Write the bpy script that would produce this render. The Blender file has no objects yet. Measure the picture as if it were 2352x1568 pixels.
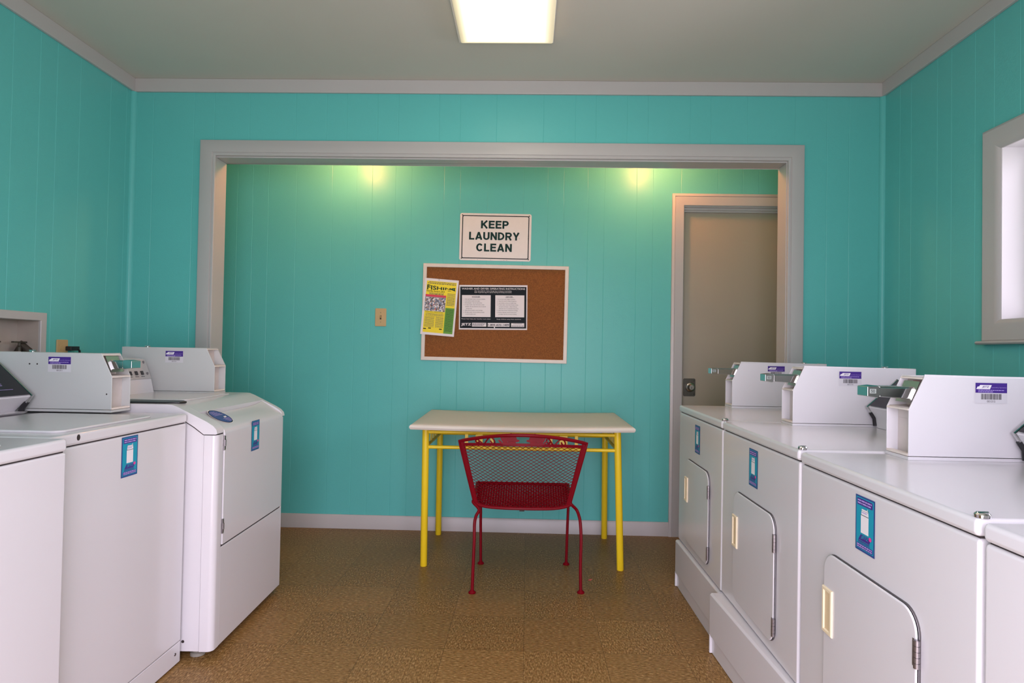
import bpy, bmesh, math, random
from mathutils import Vector, Matrix
random.seed(7)
S = bpy.context.scene
COL = S.collection
PI = math.pi

# ------------------------------------------------------------------ camera, sky, exposure
CAM = Vector((0.0, 0.0, 1.1394))
F_PX = 1450.0
YAW, PITCH, ROLL = 0.0252, 0.0170, 0.0171
fw = Vector((-math.sin(YAW)*math.cos(PITCH), math.cos(YAW)*math.cos(PITCH), math.sin(PITCH)))
r0 = Vector((math.cos(YAW), math.sin(YAW), 0)); u0 = r0.cross(fw)
rt = math.cos(ROLL)*r0 + math.sin(ROLL)*u0
up = -math.sin(ROLL)*r0 + math.cos(ROLL)*u0
cd = bpy.data.cameras.new('camera'); cam = bpy.data.objects.new('camera', cd); COL.objects.link(cam)
cd.sensor_width = 36.0; cd.lens = 36.0*F_PX/2352.0; cd.clip_start = 0.02
cam.matrix_world = Matrix(((rt.x, up.x, -fw.x, CAM.x), (rt.y, up.y, -fw.y, CAM.y), (rt.z, up.z, -fw.z, CAM.z), (0, 0, 0, 1)))
S.camera = cam
S.view_settings.view_transform = 'Standard'; S.view_settings.look = 'None'
S.view_settings.gamma = 1.0; S.view_settings.use_curve_mapping = False
S.view_settings.exposure = 0.0
W = bpy.data.worlds.new('overcast_sky'); S.world = W; W.use_nodes = True
bg = W.node_tree.nodes['Background']
bg.inputs[1].default_value = 7.3
_nt = W.node_tree; _tc = _nt.nodes.new('ShaderNodeTexCoord'); _sx = _nt.nodes.new('ShaderNodeSeparateXYZ'); _nt.links.new(_tc.outputs['Generated'], _sx.inputs[0])
_cr = _nt.nodes.new('ShaderNodeValToRGB'); _mr = _nt.nodes.new('ShaderNodeMapRange')     # bright overcast sky above duller ground
_mr.inputs['From Min'].default_value = -1.0; _mr.inputs['From Max'].default_value = 1.0
_nt.links.new(_sx.outputs[2], _mr.inputs[0]); _nt.links.new(_mr.outputs[0], _cr.inputs[0]); _nt.links.new(_cr.outputs[0], bg.inputs[0])
_e = _cr.color_ramp.elements; _e[0].position = 0.46; _e[0].color = (0.92, 0.83, 0.90, 1); _e[1].position = 0.53; _e[1].color = (1.10, 0.97, 1.17, 1)
_k = _e.new(1.0); _k.color = (1.6, 1.43, 1.75, 1)
LAMP_STRENGTH = 3.0
BULB_STRENGTH = 115.0

# ------------------------------------------------------------------ dimensions (metres)
XL, XR = -2.152, 1.844
YB, YJ, YA = 3.338, 3.450, 4.018
YF = -0.12
H = 2.58
OX0, OX1, OZ = -1.690, 1.344, 2.159          # wide opening to the alcove
WY0, WY1, WZ0, WZ1 = 1.20, 2.500, 1.286, 1.973  # window in the right wall
BY0, BY1, BZ0, BZ1 = 2.36, 2.724, 0.96, 1.244   # washer outlet box in the left wall
DX0, DX1, DZ1 = -0.86, 0.84, 2.10            # open double doorway behind the camera

def portal(name, loc, rot, sx, sy):
    l = bpy.data.lights.new(name, 'AREA'); l.shape = 'RECTANGLE'; l.size = sx; l.size_y = sy
    l.cycles.is_portal = True
    o = bpy.data.objects.new(name, l); COL.objects.link(o); o.location = loc; o.rotation_euler = rot
portal('doorway_daylight', ((DX0+DX1)/2, YF-0.16, DZ1/2), (PI/2, 0, 0), DX1-DX0, DZ1)
portal('window_daylight', (XR+0.17, (WY0+WY1)/2, (WZ0+WZ1)/2), (0, PI/2, 0), WZ1-WZ0, WY1-WY0)

# ------------------------------------------------------------------ materials
def mat(name, col, rough=0.5, metal=0.0, spec=0.5, bump=None, vary=0.0, vscale=4.0, emit=None, coat=0.0):
    m = bpy.data.materials.new(name); m.use_nodes = True
    nt = m.node_tree; p = nt.nodes['Principled BSDF']
    p.inputs['Base Color'].default_value = (*col, 1); p.inputs['Roughness'].default_value = rough
    p.inputs['Metallic'].default_value = metal; p.inputs['Specular IOR Level'].default_value = spec
    p.inputs['Coat Weight'].default_value = coat; p.inputs['Coat Roughness'].default_value = 0.12
    tc = None
    if vary or bump:
        tc = nt.nodes.new('ShaderNodeTexCoord')
    if vary:
        n = nt.nodes.new('ShaderNodeTexNoise'); n.inputs['Scale'].default_value = vscale; n.inputs['Detail'].default_value = 5
        nt.links.new(tc.outputs['Object'], n.inputs['Vector'])
        mx = nt.nodes.new('ShaderNodeMix'); mx.data_type = 'RGBA'
        mx.inputs['A'].default_value = (*[c*(1-vary) for c in col], 1); mx.inputs['B'].default_value = (*[min(1, c*(1+vary)) for c in col], 1)
        nt.links.new(n.outputs['Fac'], mx.inputs['Factor']); nt.links.new(mx.outputs['Result'], p.inputs['Base Color'])
    if bump:
        sc, st, dist = bump
        n = nt.nodes.new('ShaderNodeTexNoise'); n.inputs['Scale'].default_value = sc; n.inputs['Detail'].default_value = 3
        nt.links.new(tc.outputs['Object'], n.inputs['Vector'])
        b = nt.nodes.new('ShaderNodeBump'); b.inputs['Strength'].default_value = st; b.inputs['Distance'].default_value = dist
        nt.links.new(n.outputs['Fac'], b.inputs['Height']); nt.links.new(b.outputs['Normal'], p.inputs['Normal'])
    if emit:
        p.inputs['Emission Color'].default_value = (*emit[0], 1); p.inputs['Emission Strength'].default_value = emit[1]
    return m
def srgb(r, g, b):
    f = lambda c: (c/255/12.92) if c/255 <= 0.04045 else ((c/255+0.055)/1.055)**2.4
    return (f(r), f(g), f(b))

TEAL = (0.114, 0.490, 0.448)
M = {}
M['teal'] = mat('teal_paint', TEAL, 0.34, spec=0.27, bump=(170, 0.25, 0.0016), vary=0.04, vscale=2.0)
M['white_trim'] = mat('white_trim_paint', (0.465, 0.452, 0.430), 0.38, bump=(90, 0.12, 0.001), vary=0.03)
M['ceiling'] = mat('ceiling_paint', (0.57, 0.545, 0.47), 0.75, bump=(120, 0.15, 0.001), vary=0.02)
M['door'] = mat('door_paint', (0.36, 0.325, 0.245), 0.45, vary=0.03, vscale=3)
M['enamel'] = mat('white_enamel', (0.655, 0.645, 0.655), 0.22, vary=0.015, vscale=3, coat=0.25)
M['enamel_box'] = mat('coin_box_enamel', (0.67, 0.66, 0.67), 0.38, bump=(260, 0.2, 0.0006), vary=0.02)
M['enamel_box_darker'] = mat('coin_box_enamel_darker', (0.52, 0.535, 0.515), 0.4, bump=(260, 0.2, 0.0006), vary=0.03)  # greyer, darker version of the coin box colour, used on the left washers
M['label_back'] = mat('label_backing', (0.60, 0.59, 0.61), 0.45)
M['mark_grey'] = mat('stamped_metal_mark', (0.30, 0.34, 0.31), 0.4)
M['door_gap'] = mat('door_gap_shadow_line', (0.12, 0.11, 0.11), 0.7)
M['fly_photo'] = mat('flyer_photo_grey', (0.30, 0.28, 0.30), 0.55)
M['cream_edge'] = mat('coin_box_edge', (0.80, 0.72, 0.64), 0.4)
M['inner_box'] = mat('coin_box_inside', (0.60, 0.54, 0.50), 0.5, vary=0.12, vscale=30)
M['seam'] = mat('dark_seam', (0.03, 0.022, 0.02), 0.8)
M['black'] = mat('black_plastic', (0.012, 0.012, 0.014), 0.35)
M['panel_black'] = mat('console_face_black', (0.006, 0.006, 0.010), 0.4)
M['silver'] = mat('console_face_silver', (0.50, 0.49, 0.47), 0.35, metal=0.3)
M['chrome'] = mat('chrome', (0.62, 0.62, 0.62), 0.12, metal=1.0)
M['steel'] = mat('brushed_steel', (0.55, 0.53, 0.50), 0.30, metal=1.0)
M['dark_steel'] = mat('dark_aged_metal', (0.10, 0.095, 0.075), 0.45, metal=0.7, vary=0.3, vscale=60)
M['hinge'] = mat('hinge_metal', (0.28, 0.26, 0.27), 0.3, metal=0.9)
M['cream'] = mat('cream_plastic', (0.80, 0.69, 0.47), 0.4)
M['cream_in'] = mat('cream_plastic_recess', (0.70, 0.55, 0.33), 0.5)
M['beige'] = mat('beige_switch_plastic', (0.50, 0.36, 0.165), 0.4)
M['yellow'] = mat('yellow_paint', (0.83, 0.60, 0.018), 0.34, vary=0.05, vscale=8)
M['slat_yellow'] = mat('slat_yellow_paint', (0.80, 0.60, 0.06), 0.4)
M['red'] = mat('red_paint', (0.165, 0.002, 0.007), 0.38, spec=0.10, vary=0.18, vscale=25)
M['table_white'] = mat('tabletop_cream_paint', (0.62, 0.585, 0.50), 0.42, vary=0.035, vscale=9, bump=(60, 0.1, 0.001))
M['rubber'] = mat('grey_rubber', (0.25, 0.24, 0.20), 0.7)
M['brass'] = mat('old_brass', (0.32, 0.25, 0.14), 0.4, metal=0.9)
M['hose'] = mat('dark_hose', (0.05, 0.042, 0.03), 0.6)
M['liner'] = mat('outlet_box_liner', (0.44, 0.39, 0.33), 0.6, vary=0.15, vscale=12)
M['frame_alu'] = mat('board_frame', (0.66, 0.60, 0.52), 0.4, vary=0.08, vscale=20)
M['sign_white'] = mat('sign_enamel', (0.72, 0.68, 0.64), 0.35, vary=0.04, vscale=30)
M['ink_green'] = mat('dark_green_ink', (0.004, 0.030, 0.026), 0.5, spec=0.15)
M['ink_black'] = mat('black_ink', (0.006, 0.008, 0.012), 0.5, spec=0.15)
M['board_black'] = mat('instruction_black', (0.006, 0.011, 0.015), 0.5, spec=0.12)
M['paper'] = mat('white_paper', (0.74, 0.70, 0.70), 0.6)
M['fly_yellow'] = mat('flyer_yellow', (0.82, 0.66, 0.006), 0.55)
M['fly_green'] = mat('flyer_green', (0.10, 0.30, 0.012), 0.55)
M['fly_red'] = mat('flyer_red', (0.62, 0.03, 0.07), 0.55)
M['fly_blue'] = mat('flyer_blue', (0.13, 0.20, 0.32), 0.55)
M['fly_dark'] = mat('flyer_photo_dark', (0.05, 0.04, 0.045), 0.55)
M['fly_tan'] = mat('flyer_photo_tan', (0.38, 0.22, 0.12), 0.55)
M['st_teal'] = mat('sticker_teal', (0.008, 0.30, 0.42), 0.4)
M['st_navy'] = mat('sticker_navy', (0.025, 0.06, 0.24), 0.4)
M['st_purple'] = mat('sticker_purple', (0.055, 0.018, 0.22), 0.4)
M['st_white'] = mat('sticker_white', (0.78, 0.76, 0.78), 0.45)
M['st_lilac'] = mat('sticker_lilac', (0.42, 0.32, 0.66), 0.45)
M['st_pink'] = mat('sticker_pink', (0.75, 0.05, 0.30), 0.45)
M['st_blue'] = mat('sticker_blue', (0.015, 0.055, 0.26), 0.4)
M['bar_grey'] = mat('barcode_grey', (0.06, 0.055, 0.06), 0.5)
M['curtain'] = mat('window_frame_white', (0.80, 0.79, 0.80), 0.4)
M['lamp_pan'] = mat('lamp_pan_white', (0.78, 0.74, 0.70), 0.5)

def cork_material():
    m = mat('cork', (0.20, 0.066, 0.010), 0.8)
    nt = m.node_tree; p = nt.nodes['Principled BSDF']; tc = nt.nodes.new('ShaderNodeTexCoord')
    n = nt.nodes.new('ShaderNodeTexNoise'); n.inputs['Scale'].default_value = 260; n.inputs['Detail'].default_value = 4
    r = nt.nodes.new('ShaderNodeValToRGB'); e = r.color_ramp.elements
    e[0].position = 0.36; e[0].color = (0.155, 0.044, 0.004, 1); e[1].position = 0.70; e[1].color = (0.30, 0.105, 0.014, 1)
    nt.links.new(tc.outputs['Object'], n.inputs['Vector']); nt.links.new(n.outputs['Fac'], r.inputs['Fac'])
    nt.links.new(r.outputs['Color'], p.inputs['Base Color'])
    return m
M['cork'] = cork_material()

def floor_material():
    m = mat('vinyl_tiles', (0.2, 0.12, 0.06), 0.42, spec=0.19)
    nt = m.node_tree; L = nt.links.new; N = nt.nodes.new; p = nt.nodes['Principled BSDF']
    g = N('ShaderNodeNewGeometry'); sx = N('ShaderNodeSeparateXYZ'); L(g.outputs['Position'], sx.inputs[0])
    T = 0.3048
    def math_(op, a, b=None, c=None):
        n = N('ShaderNodeMath'); n.operation = op
        for k, v in enumerate((a, b, c)):
            if v is None: continue
            if isinstance(v, (int, float)): n.inputs[k].default_value = v
            else: L(v, n.inputs[k])
        return n.outputs[0]
    tx = math_('DIVIDE', math_('ADD', sx.outputs[0], 0.6064+T*20), T); ty = math_('DIVIDE', math_('ADD', sx.outputs[1], -2.431+T*40), T)
    ix, iy = math_('FLOOR', tx), math_('FLOOR', ty)
    par = math_('MODULO', math_('ADD', ix, iy), 2.0)
    dx = math_('ABSOLUTE', math_('SUBTRACT', math_('FRACT', tx), 0.5)); dy = math_('ABSOLUTE', math_('SUBTRACT', math_('FRACT', ty), 0.5))
    seam = math_('GREATER_THAN', math_('MAXIMUM', dx, dy), 0.4955)
    def grain(sxx, syy):
        mp = N('ShaderNodeMapping'); L(g.outputs['Position'], mp.inputs[0]); mp.inputs['Scale'].default_value = (sxx, syy, 1)
        off = N('ShaderNodeCombineXYZ'); L(math_('MULTIPLY', ix, 3.7), off.inputs[0]); L(math_('MULTIPLY', iy, 5.3), off.inputs[1])
        ad = N('ShaderNodeVectorMath'); ad.operation = 'ADD'; L(mp.outputs[0], ad.inputs[0]); L(off.outputs[0], ad.inputs[1])
        n = N('ShaderNodeTexNoise'); n.inputs['Scale'].default_value = 1.0; n.inputs['Detail'].default_value = 3; n.inputs['Roughness'].default_value = 0.62
        L(ad.outputs[0], n.inputs['Vector']); return n.outputs['Fac']
    ga, gb = grain(55, 200), grain(165, 60)
    mx = N('ShaderNodeMix'); mx.data_type = 'FLOAT'; L(par, mx.inputs[0]); L(ga, mx.inputs[2]); L(gb, mx.inputs[3])
    r = N('ShaderNodeValToRGB'); L(mx.outputs[0], r.inputs[0]); e = r.color_ramp.elements
    e[0].position = 0.28; e[0].color = (0.120, 0.062, 0.019, 1); e[1].position = 0.74; e[1].color = (0.54, 0.36, 0.165, 1)
    k = e.new(0.44); k.color = (0.210, 0.115, 0.036, 1); k = e.new(0.58); k.color = (0.295, 0.172, 0.060, 1)
    # slight tone shift from tile to tile and a few dark scuffs
    wn = N('ShaderNodeTexWhiteNoise'); wn.noise_dimensions = '2D'; cb = N('ShaderNodeCombineXYZ'); L(ix, cb.inputs[0]); L(iy, cb.inputs[1]); L(cb.outputs[0], wn.inputs['Vector'])
    tone = math_('ADD', math_('MULTIPLY', wn.outputs['Value'], 0.16), 0.92)
    vm = N('ShaderNodeVectorMath'); vm.operation = 'SCALE'; L(r.outputs[0], vm.inputs[0]); L(tone, vm.inputs['Scale'])
    m2 = N('ShaderNodeMix'); m2.data_type = 'RGBA'; sn = N('ShaderNodeTexNoise'); sn.inputs['Scale'].default_value = 5.0; L(g.outputs['Position'], sn.inputs['Vector']); L(math_('MULTIPLY', seam, math_('MULTIPLY', sn.outputs['Fac'], 0.75)), m2.inputs['Factor']); L(vm.outputs[0], m2.inputs['A']); m2.inputs['B'].default_value = (0.05, 0.028, 0.012, 1)
    L(m2.outputs['Result'], p.inputs['Base Color'])
    b = N('ShaderNodeBump'); b.inputs['Strength'].default_value = 0.25; b.inputs['Distance'].default_value = 0.001
    L(math_('SUBTRACT', mx.outputs[0], seam), b.inputs['Height']); L(b.outputs['Normal'], p.inputs['Normal'])
    return m
M['floor'] = floor_material()

def glass_material():
    m = bpy.data.materials.new('window_glass'); m.use_nodes = True; nt = m.node_tree; nt.nodes.clear()
    o = nt.nodes.new('ShaderNodeOutputMaterial'); mx = nt.nodes.new('ShaderNodeMixShader'); t = nt.nodes.new('ShaderNodeBsdfTransparent')
    g = nt.nodes.new('ShaderNodeBsdfGlossy'); g.inputs['Roughness'].default_value = 0.02; fr = nt.nodes.new('ShaderNodeFresnel'); fr.inputs[0].default_value = 1.45
    nt.links.new(fr.outputs[0], mx.inputs[0]); nt.links.new(t.outputs[0], mx.inputs[1]); nt.links.new(g.outputs[0], mx.inputs[2]); nt.links.new(mx.outputs[0], o.inputs[0])
    return m
M['glass'] = glass_material()

def lamp_material():
    # an acrylic diffuser lit by two tubes: it glows most below the tubes and least along its rim
    m = mat('lit_acrylic_diffuser', (0.75, 0.68, 0.55), 0.35); nt = m.node_tree; p = nt.nodes['Principled BSDF']; L = nt.links.new; N = nt.nodes.new
    tc = N('ShaderNodeTexCoord'); sx = N('ShaderNodeSeparateXYZ'); L(tc.outputs['Object'], sx.inputs[0])
    def m_(op, a, b):
        n = N('ShaderNodeMath'); n.operation = op
        for k, v in enumerate((a, b)):
            if isinstance(v, (int, float)): n.inputs[k].default_value = v
            else: L(v, n.inputs[k])
        return n.outputs[0]
    ex = m_('SUBTRACT', 0.205, m_('ABSOLUTE', sx.outputs[0], 0)); ey = m_('SUBTRACT', 0.60, m_('ABSOLUTE', sx.outputs[1], 0))
    rr = N('ShaderNodeMapRange'); rr.interpolation_type = 'SMOOTHSTEP'; rr.inputs['From Min'].default_value = 0.0; rr.inputs['From Max'].default_value = 0.085
    L(m_('MINIMUM', ex, ey), rr.inputs[0])
    cr = N('ShaderNodeMix'); cr.data_type = 'RGBA'; L(rr.outputs[0], cr.inputs['Factor']); cr.inputs['A'].default_value = (0.62, 0.50, 0.28, 1); cr.inputs['B'].default_value = (1.0, 0.90, 0.70, 1)
    L(cr.outputs['Result'], p.inputs['Emission Color'])
    L(m_('ADD', 0.75, m_('MULTIPLY', rr.outputs[0], LAMP_STRENGTH)), p.inputs['Emission Strength'])
    return m
M['lamp'] = lamp_material()
M['bulb'] = mat('lit_bulb', (0.9, 0.8, 0.6), 0.4, emit=((1.0, 0.34, 0.12), BULB_STRENGTH))

# ------------------------------------------------------------------ mesh helpers
class MB:
    def __init__(s): s.v = []; s.f = []; s.m = []
    def add(s, vs, fs, m=0):
        o = len(s.v); s.v += [tuple(q) for q in vs]
        for f in fs: s.f.append([i+o for i in f]); s.m.append(m)
        return s
    def box(s, x0, x1, y0, y1, z0, z1, m=0):
        x0, x1 = min(x0, x1), max(x0, x1); y0, y1 = min(y0, y1), max(y0, y1); z0, z1 = min(z0, z1), max(z0, z1)
        return s.add([(x0,y0,z0),(x1,y0,z0),(x1,y1,z0),(x0,y1,z0),(x0,y0,z1),(x1,y0,z1),(x1,y1,z1),(x0,y1,z1)],
                     [(0,3,2,1),(4,5,6,7),(0,1,5,4),(1,2,6,5),(2,3,7,6),(3,0,4,7)], m)
    def prism(s, poly, a, b, fn, m=0):
        n = len(poly); vs = [fn(p[0], p[1], a) for p in poly] + [fn(p[0], p[1], b) for p in poly]
        return s.add(vs, [list(range(n))[::-1], list(range(n, 2*n))] + [(i, (i+1) % n, n+(i+1) % n, n+i) for i in range(n)], m)
    def tube(s, pts, r, seg=8, closed=False, m=0, flat=None):
        pts = [Vector(p) for p in pts]; n = len(pts); rings = []; prev = None
        for i, p in enumerate(pts):
            if closed: t = pts[(i+1) % n]-pts[i-1]
            else: t = pts[min(i+1, n-1)]-pts[max(i-1, 0)]
            t.normalize()
            if prev is None:
                a = Vector((0, 0, 1)) if abs(t.z) < 0.9 else Vector((0, 1, 0))
                e1 = t.cross(a).normalized()
            else:
                e1 = prev - t*prev.dot(t); e1.normalize()
            e2 = t.cross(e1); prev = e1
            rr = r[i] if isinstance(r, (list, tuple)) else r
            k2 = flat if flat else 1.0
            rings.append([p + e1*math.cos(2*PI*j/seg)*rr + e2*math.sin(2*PI*j/seg)*rr*k2 for j in range(seg)])
        vs = [q for ring in rings for q in ring]; fs = []
        for i in range(n if closed else n-1):
            a, b = i*seg, ((i+1) % n)*seg
            fs += [(a+j, a+(j+1) % seg, b+(j+1) % seg, b+j) for j in range(seg)]
        if not closed: fs += [list(range(seg))[::-1], list(range((n-1)*seg, n*seg))]
        return s.add(vs, fs, m)
    def lathe(s, prof, org, axis='z', seg=24, m=0):
        # prof: (radius, height) pairs
        def P(r, h, a):
            c, q = r*math.cos(a), r*math.sin(a)
            return {'z': (org[0]+c, org[1]+q, org[2]+h), 'y': (org[0]+c, org[1]+h, org[2]+q), 'x': (org[0]+h, org[1]+c, org[2]+q)}[axis]
        n = len(prof); vs = [P(r, h, 2*PI*j/seg) for r, h in prof for j in range(seg)]; fs = []
        for i in range(n-1):
            fs += [(i*seg+j, i*seg+(j+1) % seg, (i+1)*seg+(j+1) % seg, (i+1)*seg+j) for j in range(seg)]
        if prof[0][0] > 1e-6: fs.append(list(range(seg)))
        if prof[-1][0] > 1e-6: fs.append(list(range((n-1)*seg, n*seg)))
        return s.add(vs, fs, m)
    def build(s, name, ms, parent=None, bevel=0, seg=2, smooth=35, fix=True):
        me = bpy.data.meshes.new(name); me.from_pydata(s.v, [], s.f)
        if not isinstance(ms, (list, tuple)): ms = [ms]
        for q in ms: me.materials.append(q)
        for p, k in zip(me.polygons, s.m): p.material_index = k
        if fix:
            bm = bmesh.new(); bm.from_mesh(me); bmesh.ops.remove_doubles(bm, verts=bm.verts, dist=1e-6); bmesh.ops.recalc_face_normals(bm, faces=bm.faces); bm.to_mesh(me); bm.free()
        me.update()
        o = bpy.data.objects.new(name, me); COL.objects.link(o)
        if parent: o.parent = parent
        if bevel:
            b = o.modifiers.new('bevel', 'BEVEL'); b.width = bevel; b.segments = seg; b.limit_method = 'ANGLE'; b.angle_limit = math.radians(40); b.harden_normals = True
        if smooth:
            me.shade_smooth(); me.set_sharp_from_angle(angle=math.radians(smooth))
        return o

def thing(name, label, cat, loc=(0, 0, 0), rotz=0.0, group=None):
    o = bpy.data.objects.new(name, None); COL.objects.link(o); o.empty_display_size = 0.1
    o.location = loc; o.rotation_euler = (0, 0, rotz)
    return tag(o, label, cat, group)
def tag(o, label, cat, group=None):
    o['label'] = label; o['category'] = cat
    if group: o['group'] = group
    return o
def struct(o, label=None, cat=None):
    o['kind'] = 'structure'
    if label: o['label'] = label
    if cat: o['category'] = cat
    return o

def rrect(w, h, r, n=6, cx=0, cy=0):
    pts = []
    for sx, sy, a0 in ((1, 1, 0), (-1, 1, PI/2), (-1, -1, PI), (1, -1, 1.5*PI)):
        for k in range(n+1):
            a = a0+k*PI/2/n; pts.append((cx+sx*(w/2-r)+r*math.cos(a), cy+sy*(h/2-r)+r*math.sin(a)))
    return pts

# flat graphics: layered 2-D shapes in one mesh with several inks
_text = {}
def text_geo(body, bold=0.0):
    k = (body, bold)
    if k not in _text:
        c = bpy.data.curves.new('t', 'FONT'); c.body = body; c.resolution_u = 3; c.offset = bold; c.fill_mode = 'FRONT'
        o = bpy.data.objects.new('t', c); COL.objects.link(o)
        dg = bpy.context.evaluated_depsgraph_get(); me = bpy.data.meshes.new_from_object(o.evaluated_get(dg))
        v = [(q.co.x, q.co.y) for q in me.vertices]; f = [list(p.vertices) for p in me.polygons]
        bpy.data.objects.remove(o); bpy.data.curves.remove(c); bpy.data.meshes.remove(me)
        _text[k] = (v, f)
    return _text[k]
class Deco:
    def __init__(s): s.v = []; s.f = []; s.m = []; s.inks = []; s.layer = 0
    def ink(s, name):
        if name not in s.inks: s.inks.append(name)
        return s.inks.index(name)
    def add(s, vs, fs, ink, lift):
        o = len(s.v); k = s.ink(ink); s.v += [(x, y, lift) for x, y in vs]
        for f in fs: s.f.append([i+o for i in f]); s.m.append(k)
    def poly(s, pts, ink, l=1): s.add(pts, [list(range(len(pts)))], ink, l)
    def rect(s, x0, x1, y0, y1, ink, l=1): s.poly([(x0, y0), (x1, y0), (x1, y1), (x0, y1)], ink, l)
    def ring(s, outer, inner, ink, l=1):
        n = len(outer); s.add(outer+inner, [(i, (i+1) % n, n+(i+1) % n, n+i) for i in range(n)], ink, l)
    def disc(s, cx, cy, rx, ry, ink, l=1, n=28, rot=0.0):
        c, q = math.cos(rot), math.sin(rot); e = [(rx*math.cos(2*PI*i/n), ry*math.sin(2*PI*i/n)) for i in range(n)]
        s.poly([(cx+x*c-y*q, cy+x*q+y*c) for x, y in e], ink, l)
    def text(s, body, cx, cy, w, h, ink, l=2, bold=0.0, shear=0.0, left=None, fn=None):
        v, f = text_geo(body, bold)
        xs = [q[0] for q in v]; ys = [q[1] for q in v]; x0, x1, y0, y1 = min(xs), max(xs), min(ys), max(ys)
        ky = h/(y1-y0); kx = w/(x1-x0) if w else ky
        bx = cx-(x1-x0)*kx/2 if left is None else left
        pts = [(bx+(x-x0)*kx+shear*(y-y0)*ky, cy-h/2+(y-y0)*ky) for x, y in v]
        if fn: pts = [fn(*p) for p in pts]
        s.add(pts, f, ink, l)
    def words(s, x0, x1, y, h, ink, l=2, seed=0):
        # a run of print too small to read: short word-length dashes
        rnd = random.Random(seed+int(x0*1e5)+int(y*1e6)); x = x0
        while x < x1-h*0.6:
            e = min(x1, x+h*rnd.uniform(1.2, 4.5)); s.rect(x, e, y-h/2, y+h/2, ink, l); x = e+h*0.6
    def build(s, name, org, ux, uy, parent=None, step=0.00035):
        org, ux, uy = Vector(org), Vector(ux).normalized(), Vector(uy).normalized(); n = ux.cross(uy)
        me = bpy.data.meshes.new(name); me.from_pydata([tuple(org+ux*x+uy*y+n*(l*step)) for x, y, l in s.v], [], s.f)
        for k in s.inks: me.materials.append(M[k])
        for p, k in zip(me.polygons, s.m): p.material_index = k
        me.update(); o = bpy.data.objects.new(name, me); COL.objects.link(o)
        if parent: o.parent = parent
        return o

def block_text(d, word, cx, cy, w, h, ink, l=2, k=0.205):
    """plain grotesque capitals drawn as bars and arcs; k = stroke / height"""
    t = k*h*0.5
    def bar(x0, y0, x1, y1):
        dx, dy = x1-x0, y1-y0; n = math.hypot(dx, dy); px, py = -dy/n*t, dx/n*t
        return [[(x0+px, y0+py), (x0-px, y0-py), (x1-px, y1-py), (x1+px, y1+py)]]
    def arc(ax, ay, rx, ry, a0, a1, n=14):
        q = []
        for i in range(n):
            b0, b1 = a0+(a1-a0)*i/n, a0+(a1-a0)*(i+1)/n
            f = lambda a, s: (ax+(rx+s*t)*math.cos(a), ay+(ry+s*t)*math.sin(a))
            q.append([f(b0, 1), f(b0, -1), f(b1, -1), f(b1, 1)])
        return q
    A = {}
    H2, T2 = h, t
    def glyph(c):
        W = {'K': .74, 'E': .64, 'P': .68, 'L': .58, 'A': .78, 'U': .70, 'N': .72, 'D': .72, 'R': .72, 'Y': .74, 'C': .76}[c]*h
        L_, R_, B_, T_ = t, W-t, t, h-t; m = h*0.5
        V = bar(L_, 0, L_, h)
        if c == 'K': q = V+bar(L_, h*0.36, R_+t*0.2, h)+bar(L_+h*0.20, h*0.52, R_+t*0.3, 0)
        elif c == 'E': q = V+bar(0, B_, W, B_)+bar(0, T_, W, T_)+bar(0, m+t*0.2, W*0.94, m+t*0.2)
        elif c == 'L': q = V+bar(0, B_, W, B_)
        elif c in 'PR':
            r = (h*0.56-2*t)/2+t*0.0; r = h*0.27-t*0.5; yc = T_-r
            q = V+bar(0, T_, R_-r, T_)+bar(0, T_-2*r, R_-r, T_-2*r)+arc(R_-r, yc, r, r, -PI/2, PI/2)
            if c == 'R': q += bar(R_-r*1.1, T_-2*r, R_+t*0.1, 0)
        elif c == 'A': q = bar(t*0.9, 0, W/2, h*0.985)+bar(W-t*0.9, 0, W/2, h*0.985)+bar(W*0.22, h*0.27, W*0.78, h*0.27)
        elif c == 'U':
            r = (R_-L_)/2; q = bar(L_, r+B_, L_, h)+bar(R_, r+B_, R_, h)+arc(W/2, r+B_, r, r, PI, 2*PI)
        elif c == 'N': q = V+bar(R_, 0, R_, h)+bar(L_, h-t*0.4, R_, t*0.4)
        elif c == 'D':
            r = (h-2*t)/2; rx = min(r, (R_-L_)*0.75); q = V+bar(0, T_, R_-rx, T_)+bar(0, B_, R_-rx, B_)+arc(R_-rx, h/2, rx, r, -PI/2, PI/2)
        elif c == 'Y': q = bar(t*0.9, h, W/2, h*0.42)+bar(W-t*0.9, h, W/2, h*0.42)+bar(W/2, 0, W/2, h*0.46)
        elif c == 'C': q = arc(W/2, h/2, W/2-t, h/2-t, 0.62, 2*PI-0.62, 26)
        return W, q
    gl = [glyph(c) for c in word]; gap = 0.10*h; tot = sum(g[0] for g in gl)+gap*(len(gl)-1); kx = w/tot; x = cx-w/2
    for W, q in gl:
        for n_, p in enumerate(q): d.poly([(x+a*kx, cy-h/2+b) for a, b in p], ink, l+0.10*min(n_, 4))
        x += (W+gap)*kx

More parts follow.
